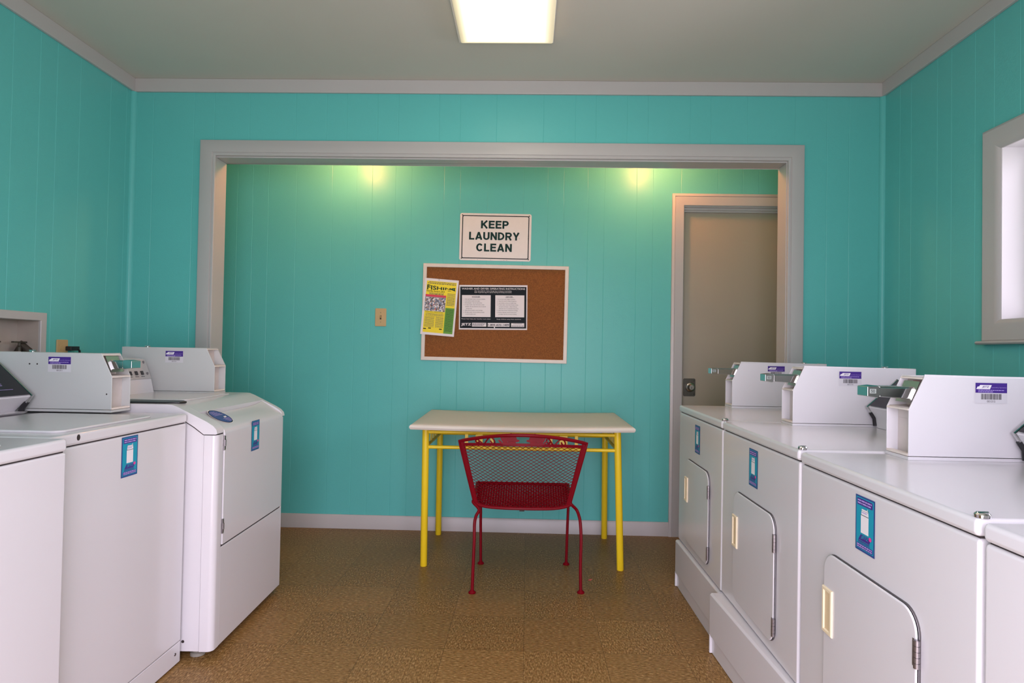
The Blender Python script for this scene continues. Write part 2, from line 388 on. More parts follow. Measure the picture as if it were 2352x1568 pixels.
# ------------------------------------------------------------------ room shell
def plank_run(mb, grooves, a0, a1, z0, z1, fn, thick, gw=0.0020, gd=0.0010):
    """a slab whose face carries vertical V-grooves; fn(a, depth, z) -> world"""
    prof = [(a0, 0.0)]
    for g in sorted(grooves):
        if a0+gw < g < a1-gw: prof += [(g-gw, 0.0), (g, gd), (g+gw, 0.0)]
    prof.append((a1, 0.0)); n = len(prof)
    vs = [fn(a, d, z0) for a, d in prof]+[fn(a, d, z1) for a, d in prof]
    fs = [(i, i+1, n+i+1, n+i) for i in range(n-1)]
    mb.add(vs, fs)
    # back, ends, top and bottom
    q = [fn(a0, 0, z0), fn(a1, 0, z0), fn(a1, thick, z0), fn(a0, thick, z0), fn(a0, 0, z1), fn(a1, 0, z1), fn(a1, thick, z1), fn(a0, thick, z1)]
    mb.add(q, [(2, 3, 7, 6), (3, 0, 4, 7), (1, 2, 6, 5)])
    mb.add([fn(a, d, z1) for a, d in prof]+[fn(a1, thick, z1), fn(a0, thick, z1)], [list(range(n+2))])
    mb.add([fn(a, d, z0) for a, d in prof]+[fn(a1, thick, z0), fn(a0, thick, z0)], [list(range(n+2))[::-1]])

g_main = [-2.0398,-1.8183,-1.7076,-1.5158,-1.2651,-1.0993,-.9895,-.8239,-.7122,-.4927,-.3809,-.1863,.0643,.2331,.3421,.507,.6172,.8388,.9465,1.1395,1.3877,1.553,1.6682]
g_alc = [-2.03,-1.89,-1.7893,-1.6871,-1.5064,-1.275,-1.1189,-1.0161,-.865,-.7611,-.5537,-.4501,-.2747,-.0429,.1127,.2154,.3678,.4718,.6772,.7811,.958,1.1912,1.3444,1.4469,1.6]
g_left = [2.5431,2.6888,2.7882,2.9364,3.1541,3.28]
g_left += [2.5431-1.22*k-d for k in (0, 1, 2) for d in (0.20, 0.36, 0.47, 0.63, 0.86, 1.02, 1.12, 1.22)]
g_right = [3.1873,3.094,2.8984,2.8026,2.6557,2.5483,2.4148]
g_right += [2.4148-1.22*k-d for k in (0, 1, 2) for d in (0.20, 0.36, 0.47, 0.63, 0.86, 1.02, 1.12, 1.22)]

mb = MB(); f_main = lambda a, d, z: (a, YB+d, z)
T = YJ-YB
plank_run(mb, g_main, XL, OX0-0.012, 0, H, f_main, T); plank_run(mb, g_main, OX1+0.012, XR, 0, H, f_main, T)
plank_run(mb, g_main, OX0-0.012, OX1+0.012, OZ+0.012, H, f_main, T)
struct(mb.build('wall_back', M['teal'], smooth=0, fix=False))
mb = MB(); f_a = lambda a, d, z: (a, YA+d, z); JX0, JX1, JZ = 0.9765, 1.646, 2.085
plank_run(mb, g_alc, XL, JX0, 0, H, f_a, 0.1); plank_run(mb, g_alc, JX1, XR, 0, H, f_a, 0.1); plank_run(mb, g_alc, JX0, JX1, JZ, H, f_a, 0.1)
struct(mb.build('wall_alcove', M['teal'], smooth=0, fix=False))
mb = MB(); f_l = lambda a, d, z: (XL-d, a, z)
plank_run(mb, g_left, YF, BY0, 0, H, f_l, 0.14); plank_run(mb, g_left, BY1, YA, 0, H, f_l, 0.14)
plank_run(mb, g_left, BY0, BY1, 0, BZ0, f_l, 0.14); plank_run(mb, g_left, BY0, BY1, BZ1, H, f_l, 0.14)
struct(mb.build('wall_left', M['teal'], smooth=0, fix=False))
mb = MB(); f_r = lambda a, d, z: (XR+d, a, z)
plank_run(mb, g_right, YF, WY0-0.02, 0, H, f_r, 0.15); plank_run(mb, g_right, WY1+0.02, YA, 0, H, f_r, 0.15)
plank_run(mb, g_right, WY0-0.02, WY1+0.02, 0, WZ0-0.02, f_r, 0.15); plank_run(mb, g_right, WY0-0.02, WY1+0.02, WZ1+0.02, H, f_r, 0.15)
struct(mb.build('wall_right', M['teal'], smooth=0, fix=False))
mb = MB(); f_f = lambda a, d, z: (a, YF-d, z)
plank_run(mb, [], XL, DX0, 0, H, f_f, 0.14); plank_run(mb, [], DX1, XR, 0, H, f_f, 0.14); plank_run(mb, [], DX0, DX1, DZ1, H, f_f, 0.14)
struct(mb.build('wall_front', M['teal'], smooth=0, fix=False))
mb = MB(); mb.box(XL-0.14, XR+0.15, YF-0.14, YA+0.1, -0.06, 0.0); struct(mb.build('floor', M['floor'], smooth=0))
mb = MB(); mb.box(XL-0.14, XR+0.15, YF-0.14, YA+0.1, H, H+0.06); struct(mb.build('ceiling', M['ceiling'], smooth=0))

def sweep_rect(mb, a0, a1, b0, b1, prof, fn, open_bottom=False):
    """mitred frame; prof = (inset from the outer edge, height off the wall)"""
    def corners(t):
        return [(a0+t, b0 if open_bottom else b0+t), (a0+t, b1-t), (a1-t, b1-t), (a1-t, b0 if open_bottom else b0+t)]
    n = len(prof); vs = [fn(c[0], c[1], d) for t, d in prof for c in corners(t)]; fs = []
    rng = 3 if open_bottom else 4
    for i in range(n):
        j = (i+1) % n
        for c in range(rng):
            c2 = (c+1) % 4; fs.append((i*4+c, i*4+c2, j*4+c2, j*4+c))
    if open_bottom: fs += [[i*4 for i in range(n)], [i*4+3 for i in range(n)][::-1]]
    mb.add(vs, fs)

# boards along the ceiling
tz0 = 2.508
mb = MB(); mb.box(XL, XR, YB-0.016, YB, tz0, H); struct(mb.build('trim_1', M['white_trim'], bevel=0.003))
mb = MB(); mb.box(XL, XL+0.016, YF, YB-0.016, tz0, H); struct(mb.build('trim_2', M['white_trim'], bevel=0.003))
mb = MB(); mb.box(XR-0.016, XR, YF, YB-0.016, tz0, H); struct(mb.build('trim_3', M['white_trim'], bevel=0.003))
# quarter-round strips in the two far corners, painted like the walls
for k, (cx, sx) in enumerate(((XL, 1), (XR, -1))):
    mb = MB(); R = 0.022
    poly = [(cx, YB)]+[(cx+sx*R*math.cos(a), YB-R*math.sin(a)) for a in [i*PI/2/6 for i in range(7)]]
    mb.prism(poly, 0, tz0, lambda x, y, z: (x, y, z)); struct(mb.build('trim_%d' % (4+k), M['teal']))
# casing and lining of the wide opening
cw = 0.083
prof = [(0, 0), (0, 0.016), (0.006, 0.019), (cw-0.018, 0.019), (cw-0.016, 0.014), (cw-0.012, 0.014), (cw-0.010, 0.017), (cw-0.002, 0.017), (cw, 0.014), (cw, 0)]
mb = MB(); sweep_rect(mb, OX0-cw, OX1+cw+0.004, 0, OZ+0.090, prof, lambda a, b, d: (a, YB-d, b), True)
struct(mb.build('trim_6', M['white_trim'], smooth=30))
mb = MB(); mb.box(OX0-0.012, OX0, YB, YJ+0.002, 0, OZ); mb.box(OX1, OX1+0.012, YB, YJ+0.002, 0, OZ); mb.box(OX0-0.012, OX1+0.012, YB, YJ+0.002, OZ, OZ+0.012)
struct(mb.build('trim_7', M['white_trim'], bevel=0.002))
# baseboard of the alcove
mb = MB(); mb.prism([(0, 0), (0.013, 0), (0.013, 0.074), (0.006, 0.088), (0, 0.088)], XL, 0.920, lambda d, z, a: (a, YA-d, z))
struct(mb.build('baseboard_back', M['white_trim'], bevel=0.0012))

# far door with its frame
d = struct(bpy.data.objects.new('door_1', None)); COL.objects.link(d); d.location = (1.30, YA, 0)
tag(d, 'plain grey-beige door with round lock at back right', 'door')
mb = MB(); x0, x1 = 0.9005-1.30, 1.722-1.30; w = 0.076
prof = [(0, 0), (0, 0.018), (0.016, 0.022), (0.018, 0.017), (0.021, 0.020), (w-0.004, 0.014), (w, 0.010), (w, 0)]
sweep_rect(mb, x0, x1, 0, 2.161, prof, lambda a, b, q: (a, -q, b), True); mb.build('door_frame', M['white_trim'], d, smooth=30)
# the leaf sits back in a shallow box of jambs
mb = MB(); jx0, jx1, jz = x0+w, x1-w, 2.085
dd_ = 0.058
mb.box(jx0-0.003, jx0+0.003, 0.001, 0.098, 0, jz); mb.box(jx1-0.003, jx1+0.003, 0.001, 0.098, 0, jz); mb.box(jx0, jx1, 0.001, 0.098, jz-0.006, jz)
mb.box(jx0+0.003, jx1-0.003, 0.022, dd_, jz-0.020, jz-0.006); mb.box(jx0+0.003, jx1-0.003, 0.036, dd_, jz-0.030, jz-0.020)
mb.build('door_jamb', M['white_trim'], d)
mb = MB(); mb.box(jx0+0.005, jx1-0.005, dd_, dd_+0.038, 0.008, jz-0.010); leaf = mb.build('door_leaf', M['door'], d)
mb = MB(); lx, lz = 1.0375-1.30, 0.934; dk = dd_+0.004
mb.prism(rrect(0.078, 0.114, 0.010), -0.0065, -0.004, lambda a, b, y: (lx+a, y+dk, lz+b)); pl = mb.build('lock_plate', M['dark_steel'], d)
mb = MB(); mb.lathe([(0.030, -0.0065), (0.031, -0.014), (0.028, -0.022), (0.021, -0.026), (0.020, -0.030), (0.018, -0.045), (0.016, -0.050), (0.0145, -0.0515), (0.0, -0.0515)], (lx+0.004, dk, lz+0.002), 'y', 28)
mb.build('door_knob', M['steel'], d)
mb = MB(); mb.box(lx+0.0025, lx+0.0055, dk-0.0522, dk-0.0512, lz-0.006, lz+0.006); mb.build('keyhole', M['seam'], d)
mb = MB()
for zz in (0.042, -0.044): mb.lathe([(0.0035, -0.0062), (0.003, -0.0078), (0, -0.0080)], (lx+0.030, dk, lz+zz), 'y', 10)
mb.build('plate_screws', M['seam'], d)

# window in the right wall
wn = struct(bpy.data.objects.new('window_1', None)); COL.objects.link(wn); wn.location = (XR, (WY0+WY1)/2, WZ0)
tag(wn, 'white framed window with deep bright reveal in the right wall', 'window')
ym, zb = (WY0+WY1)/2, WZ0
mb = MB(); prof = [(0, 0), (0, 0.014), (0.010, 0.020), (0.070, 0.018), (0.084, 0.012), (0.090, 0.006), (0.090, 0)]
sweep_rect(mb, WY0-0.094-ym, WY1+0.094-ym, -0.076, WZ1+0.088-zb, prof, lambda a, b, q: (-q, a, b)); mb.build('window_casing', M['white_trim'], wn, smooth=30)
mb = MB(); mb.prism([(0, -0.084), (0.030, -0.084), (0.036, -0.077), (0.030, -0.070), (0, -0.070)], WY0-0.100-ym, WY1+0.106-ym, lambda q, z, a: (-q, a, z)); mb.build('window_sill', M['white_trim'], wn, bevel=0.002)
mb = MB(); a0, a1, b1 = WY0-ym, WY1-ym, WZ1-zb
mb.box(-0.004, 0.15, a1, a1+0.02, -0.02, b1+0.02); mb.box(-0.004, 0.15, a0-0.02, a0, -0.02, b1+0.02); mb.box(-0.004, 0.15, a0, a1, -0.02, 0); mb.box(-0.004, 0.15, a0, a1, b1, b1+0.02)
mb.build('window_jamb', M['curtain'], wn)
mb = MB(); sw = 0.035
mb.box(0.115, 0.145, a0, a0+sw, 0, b1); mb.box(0.115, 0.145, a1-sw, a1, 0, b1); mb.box(0.115, 0.145, a0+sw, a1-sw, 0, sw); mb.box(0.115, 0.145, a0+sw, a1-sw, b1-sw, b1); mb.box(0.118, 0.142, -0.014, 0.014, sw, b1-sw)
mb.build('sash', M['curtain'], wn, bevel=0.003)
mb = MB(); mb.add([(0.13, a0+sw, sw), (0.13, a1-sw, sw), (0.13, a1-sw, b1-sw), (0.13, a0+sw, b1-sw)], [(0, 1, 2, 3)]); mb.build('pane', M['glass'], wn, smooth=0, fix=False)

# ------------------------------------------------------------------ lamps
lt = thing('ceiling_light', 'glowing rectangular acrylic ceiling light fixed to the ceiling', 'ceiling light', (-0.120, 2.24, H))
mb = MB(); mb.box(-0.222, 0.215, -0.66, 0.655, -0.012, 0.0); mb.build('pan', M['lamp_pan'], lt, bevel=0.003)
mb = MB(); rings = []
for hw, hl, z in ((0.212, 0.650, -0.012), (0.210, 0.640, -0.020), (0.203, 0.590, -0.044), (0.196, 0.560, -0.052), (0.170, 0.530, -0.056), (0.10, 0.44, -0.058)):
    rings.append([(x, y, z) for x, y in rrect(2*hw, 2*hl, 0.007, 3)])
n = len(rings[0]); mb.add([q for r in rings for q in r], [(i*n+j, i*n+(j+1) % n, (i+1)*n+(j+1) % n, (i+1)*n+j) for i in range(len(rings)-1) for j in range(n)]+[list(range((len(rings)-1)*n, len(rings)*n))])
mb.build('diffuser', M['lamp'], lt, smooth=40)
for k, bx in enumerate((-1.08, 0.735)):
    b = thing('bulb_fixture', ('left' if k == 0 else 'right')+' warm bulb on alcove ceiling, seen as a glare on the wall', 'lamp', (bx, 3.72, H), group='bulbs on the alcove ceiling')
    mb = MB(); mb.lathe([(0.055, 0), (0.055, -0.02), (0.03, -0.05), (0.028, -0.11), (0, -0.11)], (0, 0, 0)); mb.build('socket', M['lamp_pan'], b)
    mb = MB(); mb.lathe([(0.0, -0.285), (0.018, -0.283), (0.034, -0.272), (0.045, -0.245), (0.045, -0.215), (0.036, -0.18), (0.020, -0.145), (0.014, -0.111)], (0, 0, 0)); mb.build('bulb', M['bulb'], b)

# ------------------------------------------------------------------ stickers shared by the machines
def machine_sticker(parent, org, ux, uy, w=0.080, h=0.124, name='sticker'):
    d = Deco(); a, b = w/2, h/2
    d.rect(-a, a, -b, b, 'st_navy', 1); d.rect(-a+0.004, a-0.004, -b+0.0045, b-0.0035, 'st_teal', 2)
    d.rect(-a+0.008, a-0.008, b-0.021, b-0.006, 'st_purple', 3)
    d.words(-a+0.011, a-0.011, b-0.0105, 0.0032, 'st_lilac', 4, 1); d.words(-a+0.011, a-0.011, b-0.0165, 0.0032, 'st_lilac', 4, 2)
    # the little white machine
    d.rect(-0.016, 0.016, -0.020, 0.020, 'st_white', 3); d.poly([(-0.0145, 0.0208), (0.016, 0.0208), (0.0145, 0.034), (-0.0125, 0.034)], 'st_white', 3)
    d.poly([(0.010, 0.034), (0.0145, 0.034), (0.0155, 0.029), (0.0125, 0.038), (0.010, 0.038)], 'st_white', 3)
    d.rect(-0.016, 0.016, 0.0195, 0.0207, 'bar_grey', 4); d.rect(-0.011, 0.009, 0.0255, 0.0275, 'st_lilac', 4); d.rect(-0.0135, 0.0145, 0.0300, 0.0306, 'bar_grey', 4)
    # slanted logo block
    d.poly([(-0.026, -0.0375), (0.020, -0.0375), (0.026, -0.024), (-0.016, -0.024)], 'st_purple', 3)
    d.text('JETZ', 0.0, -0.0295, 0.030, 0.0085, 'st_teal', 4, 0.02, 0.3)
    d.disc(0.0235, -0.0255, 0.0055, 0.0048, 'st_pink', 4, 14)
    d.rect(-0.027, 0.021, -0.0410, -0.0388, 'st_purple', 3); d.rect(-0.028, 0.022, -0.0440, -0.0424, 'st_navy', 3)
    d.rect(-a+0.007, a-0.007, -b+0.0065, -b+0.0165, 'st_purple', 3)
    d.words(-a+0.009, a-0.009, -b+0.0137, 0.0028, 'st_lilac', 4, 3); d.words(-a+0.009, a-0.009, -b+0.0093, 0.0024, 'st_lilac', 4, 4)
    return d.build(name, org, ux, uy, parent)
def asset_label(parent, org, ux, uy, number, name='label'):
    # purple strip with the white logo, barcode and number under it; org = centre of the purple strip
    d = Deco(); d.rect(-0.041, 0.041, -0.040, 0.0145, 'label_back', 1); d.rect(-0.040, 0.040, -0.0125, 0.0130, 'st_purple', 2)
    d.poly([(-0.0385, -0.0030), (-0.0035, -0.0030), (0.001, 0.0078), (-0.0285, 0.0078), (-0.031, 0.0040), (-0.0350, 0.0036)], 'st_white', 3)
    d.text('JETZ', -0.0160, 0.0026, 0.017, 0.0058, 'st_purple', 4, 0.02, 0.35)
    d.text('Laundry Systems', 0.0195, 0.0012, 0.037, 0.0034, 'st_lilac', 3)
    d.words(-0.033, 0.033, -0.0058, 0.0018, 'st_lilac', 3, 5); d.words(-0.033, 0.004, -0.0097, 0.0018, 'st_lilac', 3, 6)
    x = -0.0255; rnd = random.Random(number)
    while x < 0.0255:
        w = rnd.choice((0.0006, 0.0006, 0.0011, 0.0017)); d.rect(x, min(0.0258, x+w), -0.0295, -0.0150, 'bar_grey', 2); x += w+rnd.choice((0.0005, 0.0007, 0.0010))
    d.text(number, 0.0, -0.0343, 0.021, 0.0052, 'bar_grey', 2)
    return d.build(name, org, ux, uy, parent)

def coin_box(parent, s, xf, yn, yf, z0, zt, depth, number, slide=True, name='coin_box', red=True, paint='enamel_box', ext=0.093):
    """s=+1: machine faces -X (front at x=0, depth grows +x); s=-1 mirrored. yn/yf = near and far side faces"""
    zv = z0+(zt-z0)*0.605; zs = z0+0.010; X = lambda q: s*(xf+q)
    t = 0.0035; w = yf-yn; c = 0.040
    side = [(0.0, zs), (depth, zs), (depth, zt), (c, zt), (0.0, zv)]
    mb = MB()
    for ya, yb in ((yn, yn+t), (yf-t, yf)): mb.prism(side, ya, yb, lambda a, z, y: (X(a), y, z))
    mb.box(X(c), X(depth), yn+t, yf-t, zt-t, zt); mb.box(X(depth-t), X(depth), yn+t, yf-t, zs, zt-t)
    body = mb.build(name, M[paint], parent, bevel=0.0012)
    mb = MB(); mb.box(X(-0.001), X(depth), yn-0.0008, yf+0.0008, z0, z0+0.0085); mb.build('base_plate', M[paint], body, bevel=0.001)
    # bare edges round the front opening and the shelf between the two bays
    mb = MB(); e = 0.0008
    for q0, q1, h0, h1 in ((-e, 0.012, zv-0.003, zv+0.0015), (-e, 0.014, zs, zs+0.006), (c-0.004, c+0.02, zt-t-0.004, zt-t)):
        mb = MB(); mb.box(X(q0), X(q1), yn+t, yf-t, h0, h1); mb.build('opening_edge', M['cream_edge'], body)
    # inside: money vault door and slide chassis plate set back in the box
    mb = MB(); mb.box(X(0.030), X(0.034), yn+t, yf-t, zs, zv-0.003); mb.box(X(0.029), X(0.030), yn+0.012, yf-0.006, zv-0.030, zv-0.0285)
    mb.prism([(0.006, zv), (0.058, zv+0.0), (0.062, zt-t), (0.056, zt-t), (0.052, zv+0.006), (0.006, zv+0.004)], yn+t, yf-t, lambda a, z, y: (X(a), y, z))
    mb.build('vault_door', M['inner_box'], body)
    mb = MB(); mb.lathe([(0.008, 0.0), (0.008, -0.004), (0.004, -0.006), (0, -0.006)] if s > 0 else [(0.008, 0.0), (0.008, 0.004), (0.004, 0.006), (0, 0.006)], (X(0.030), yn+0.016, zs+0.060), 'x', 14); mb.build('vault_lock', M['chrome'], body)
    mb = MB(); lx = X(depth-0.085); mb.lathe([(0.011, 0), (0.011, 0.003), (0.009, 0.005), (0.0, 0.005)], (lx, (yn+yf)/2, zt), 'z', 16); mb.box(lx-0.012, lx+0.012, (yn+yf)/2-0.003, (yn+yf)/2+0.003, zt+0.005, zt+0.0075); mb.build('lock', M['chrome'], body)
    if slide:
      if True:
        ym = (yn+yf)/2; zc = zv+0.042
        mb = MB(); mb.prism([(-ext+0.033, zc-0.013), (0.020, zc-0.017), (0.034, zc+0.012), (-ext+0.033, zc+0.012)], ym-0.024, ym+0.024, lambda a, z, y: (X(a), y, z))
        mb.box(X(-ext+0.033), X(0.046), ym-0.019, ym+0.019, zc+0.012, zc+0.0155)
        mb.prism([(-ext, zc-0.012), (-ext+0.027, zc-0.016), (-ext+0.034, zc-0.010), (-ext+0.034, zc+0.013), (-ext+0.025, zc+0.017), (-ext, zc+0.014)], ym-0.026, ym+0.026, lambda a, z, y: (X(a), y, z))
        sl = mb.build('coin_slide', M['chrome'], body, bevel=0.0025)
        mb = MB(); mb.prism([(0.014, zc-0.026), (0.020, zc-0.026), (0.044, zc+0.030), (0.038, zc+0.030)], ym-0.034, ym+0.034, lambda a, z, y: (X(a), y, z)); mb.build('slide_plate', M['steel'], body)
      if s > 0:
        dd = Deco(); dd.rect(-0.0085, 0.0085, -0.006, 0.006, 'mark_grey', 1); dd.text('50', 0, 0, 0.010, 0.008, 'ink_black', 2)
        # price mark on the near flank of the slide head
        dd.build('price_mark', (X(-ext+0.014), ym-0.0265, zc+0.002), (1, 0, 0), (0, 0, 1), body)
    if red:
        dd = Deco(); dd.rect(-0.022, 0.022, -0.011, 0.011, 'fly_red', 1); dd.rect(-0.016, 0.016, -0.006, 0.006, 'paper', 2)
        for k in range(4): dd.rect(-0.013+k*0.0075, -0.009+k*0.0075, -0.006, 0.006, 'fly_red', 3)
        dd.build('decal', (X(0.0545 if s > 0 else 0.0535), (yn+yf)/2-0.012*s*0, zt-0.024), (0, -s, 0), (0, 0, 1), body)
    return body

# ------------------------------------------------------------------ dryers along the right wall
DW = 0.688; HW = DW/2-0.0015
def dryer(yc, top, label, number, xf=0.76, ped_rot=0.0, ped_out=0.015, box_in=0.222):
    root = thing('clothes_dryer', label, 'dryer', (xf, yc, 0.0), group='coin dryers along the right wall')
    root.rotation_euler = (0.0065, 0, 0)
    zb = 0.231; zt = top; D = 0.70
    mb = MB(); mb.box(0, D, -HW, HW, zb, zt-0.034); mb.build('cabinet', M['enamel'], root, bevel=0.007, seg=3)
    mb = MB(); mb.box(0.006, D-0.006, -HW+0.006, HW-0.006, zt-0.036, zt-0.029); mb.build('top_seam', M['seam'], root)
    mb = MB(); mb.box(-0.004, D+0.004, -HW, HW, zt-0.031, zt); mb.build('top', M['enamel'], root, bevel=0.009, seg=3)
    # pedestal with a kick strip
    mb = MB(); ca, sa = math.cos(ped_rot), math.sin(ped_rot)
    def P(x, y, z): return (-ped_out+x-(y-HW)*sa, y, z)
    q = 0.002
    body = [(0.0, 0.066), (0.0, zb-0.010), (0.006, zb-0.004), (0.62, zb-0.004), (0.62, 0.0), (0.008, 0.0), (0.008, 0.066)]
    mb.prism(body, -HW+0.006, HW-0.006, lambda x, z, y: P(x, y, z)); mb.prism([(-0.001, 0.0), (-0.001, 0.070), (0.012, 0.070), (0.012, 0.0)], HW-0.014, HW-0.004, lambda x, z, y: P(x, y, z)); mb.prism([(-0.001, 0.0), (-0.001, 0.070), (0.012, 0.070), (0.012, 0.0)], -HW+0.004, -HW+0.014, lambda x, z, y: P(x, y, z))
    ped = mb.build('pedestal', M['enamel'], root, bevel=0.002)
    # door
    z0, z1 = 0.270, 0.657; dh = z1-z0; dz = (z0+z1)/2
    mb = MB(); mb.prism(rrect(0.381, dh+0.001, 0.0485, 8), -0.0010, 0.0005, lambda a, b, x: (x, a, dz+b)); gk = mb.build('door_gap', M['door_gap'], root)
    mb = MB(); mb.prism(rrect(0.378, dh-0.002, 0.047, 8), -0.009, -0.0008, lambda a, b, x: (x, a, dz+b)); dr = mb.build('door', M['enamel'], root, bevel=0.006, seg=3)
    mb = MB(); ha, hb, hz0, hz1 = 0.139, 0.188, 0.457, 0.570; xx0, xx1 = -0.0135, -0.004
    sweep_rect(mb, ha, hb, hz0, hz1, [(0, -xx1), (0, -xx0-0.002), (0.002, -xx0), (0.008, -xx0), (0.011, -xx0-0.004), (0.011, -xx1)], lambda a, b, q: (-q, a, b))
    hd = mb.build('handle', M['cream'], dr, smooth=30)
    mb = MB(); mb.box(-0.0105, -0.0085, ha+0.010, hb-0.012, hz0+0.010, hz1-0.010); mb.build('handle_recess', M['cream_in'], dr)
    for hz in (0.3265, 0.578):
        mb = MB()
        for k in range(5): mb.lathe([(0.0058, 0.0), (0.0058, 0.0098), (0.0046, 0.0100), (0.0046, 0.0108)], (-0.0085, -0.1905, hz-0.027+k*0.0108), 'z', 12)
        mb.box(-0.0095, -0.003, -0.189, -0.178, hz-0.026, hz+0.026); mb.build('hinge', M['hinge'], dr)
    machine_sticker(root, (-0.0008, 0.0125, 0.7665), (0, -1, 0), (0, 0, 1))
    zl = zt
    cb = coin_box(root, 1, box_in, 0.241, 0.344, zl, zl+0.2165, 0.447, number)
    asset_label(cb, (box_in+0.208, 0.2405, zl+0.190), (1, 0, 0), (0, 0, 1), number)
    # low console on the other half of the top
    ya, yb = -0.330, 0.222; px = 0.486; pz = zl+0.076
    prof = [(px, pz), (px+0.026, pz-0.038), (px+0.030, zl+0.012), (px+0.030, zl), (px+0.19, zl), (px+0.19, pz+0.105), (px+0.13, pz+0.105), (px+0.108, pz+0.098)]
    mb = MB(); mb.prism(prof, ya, yb, lambda a, z, y: (a, y, z)); cs = mb.build('console', M['enamel_box'], root, bevel=0.003)
    mb = MB(); mb.prism([(px+0.003, pz+0.006), (px+0.104, pz+0.098), (px+0.102, pz+0.100), (px+0.000, pz+0.007)], ya+0.010, yb-0.010, lambda a, z, y: (a-0.001, y, z)); mb.build('control_face', M['panel_black'], cs)
    mb = MB(); mb.tube([(px+0.108, yb+0.003, pz+0.099), (px-0.003, yb+0.003, pz), (px+0.013, yb+0.003, pz-0.019)], 0.006, 8); mb.build('end_trim', M['chrome'], cs)
    mb = MB(); mb.tube([(px+0.011, yb+0.003, pz-0.020), (px+0.025, yb+0.003, pz-0.042), (px+0.028, yb+0.003, zl+0.008)], 0.0075, 8); mb.build('end_foot', M['black'], cs)
    mb = MB(); mb.lathe([(0.012, 0), (0.0125, 0.005), (0.010, 0.008), (0, 0.009)], (0.013, -HW+0.012, zt), 'z', 18)
    bolt = mb.build('clamp_bolt', M['chrome'], root); mb = MB(); mb.box(0.003, 0.023, -HW+0.010, -HW+0.014, zt+0.007, zt+0.010); mb.build('bolt_wing', M['chrome'], bolt, bevel=0.001)
    return root
dryer(2.820, 0.8895, 'white coin dryer farthest from viewer, nearest the grey-beige door', '001313', ped_rot=0.010)
dryer(2.126, 0.8845, 'white coin dryer whose base panel stands out crooked, second from the door', '001314', ped_rot=0.045, ped_out=0.045)
dryer(1.428, 0.8765, 'white coin dryer in the right foreground, third from the grey-beige door', '001315', box_in=0.229)
dryer(0.732, 0.8700, 'white coin dryer cut off by the right edge of the photo', '001316', box_in=0.229)

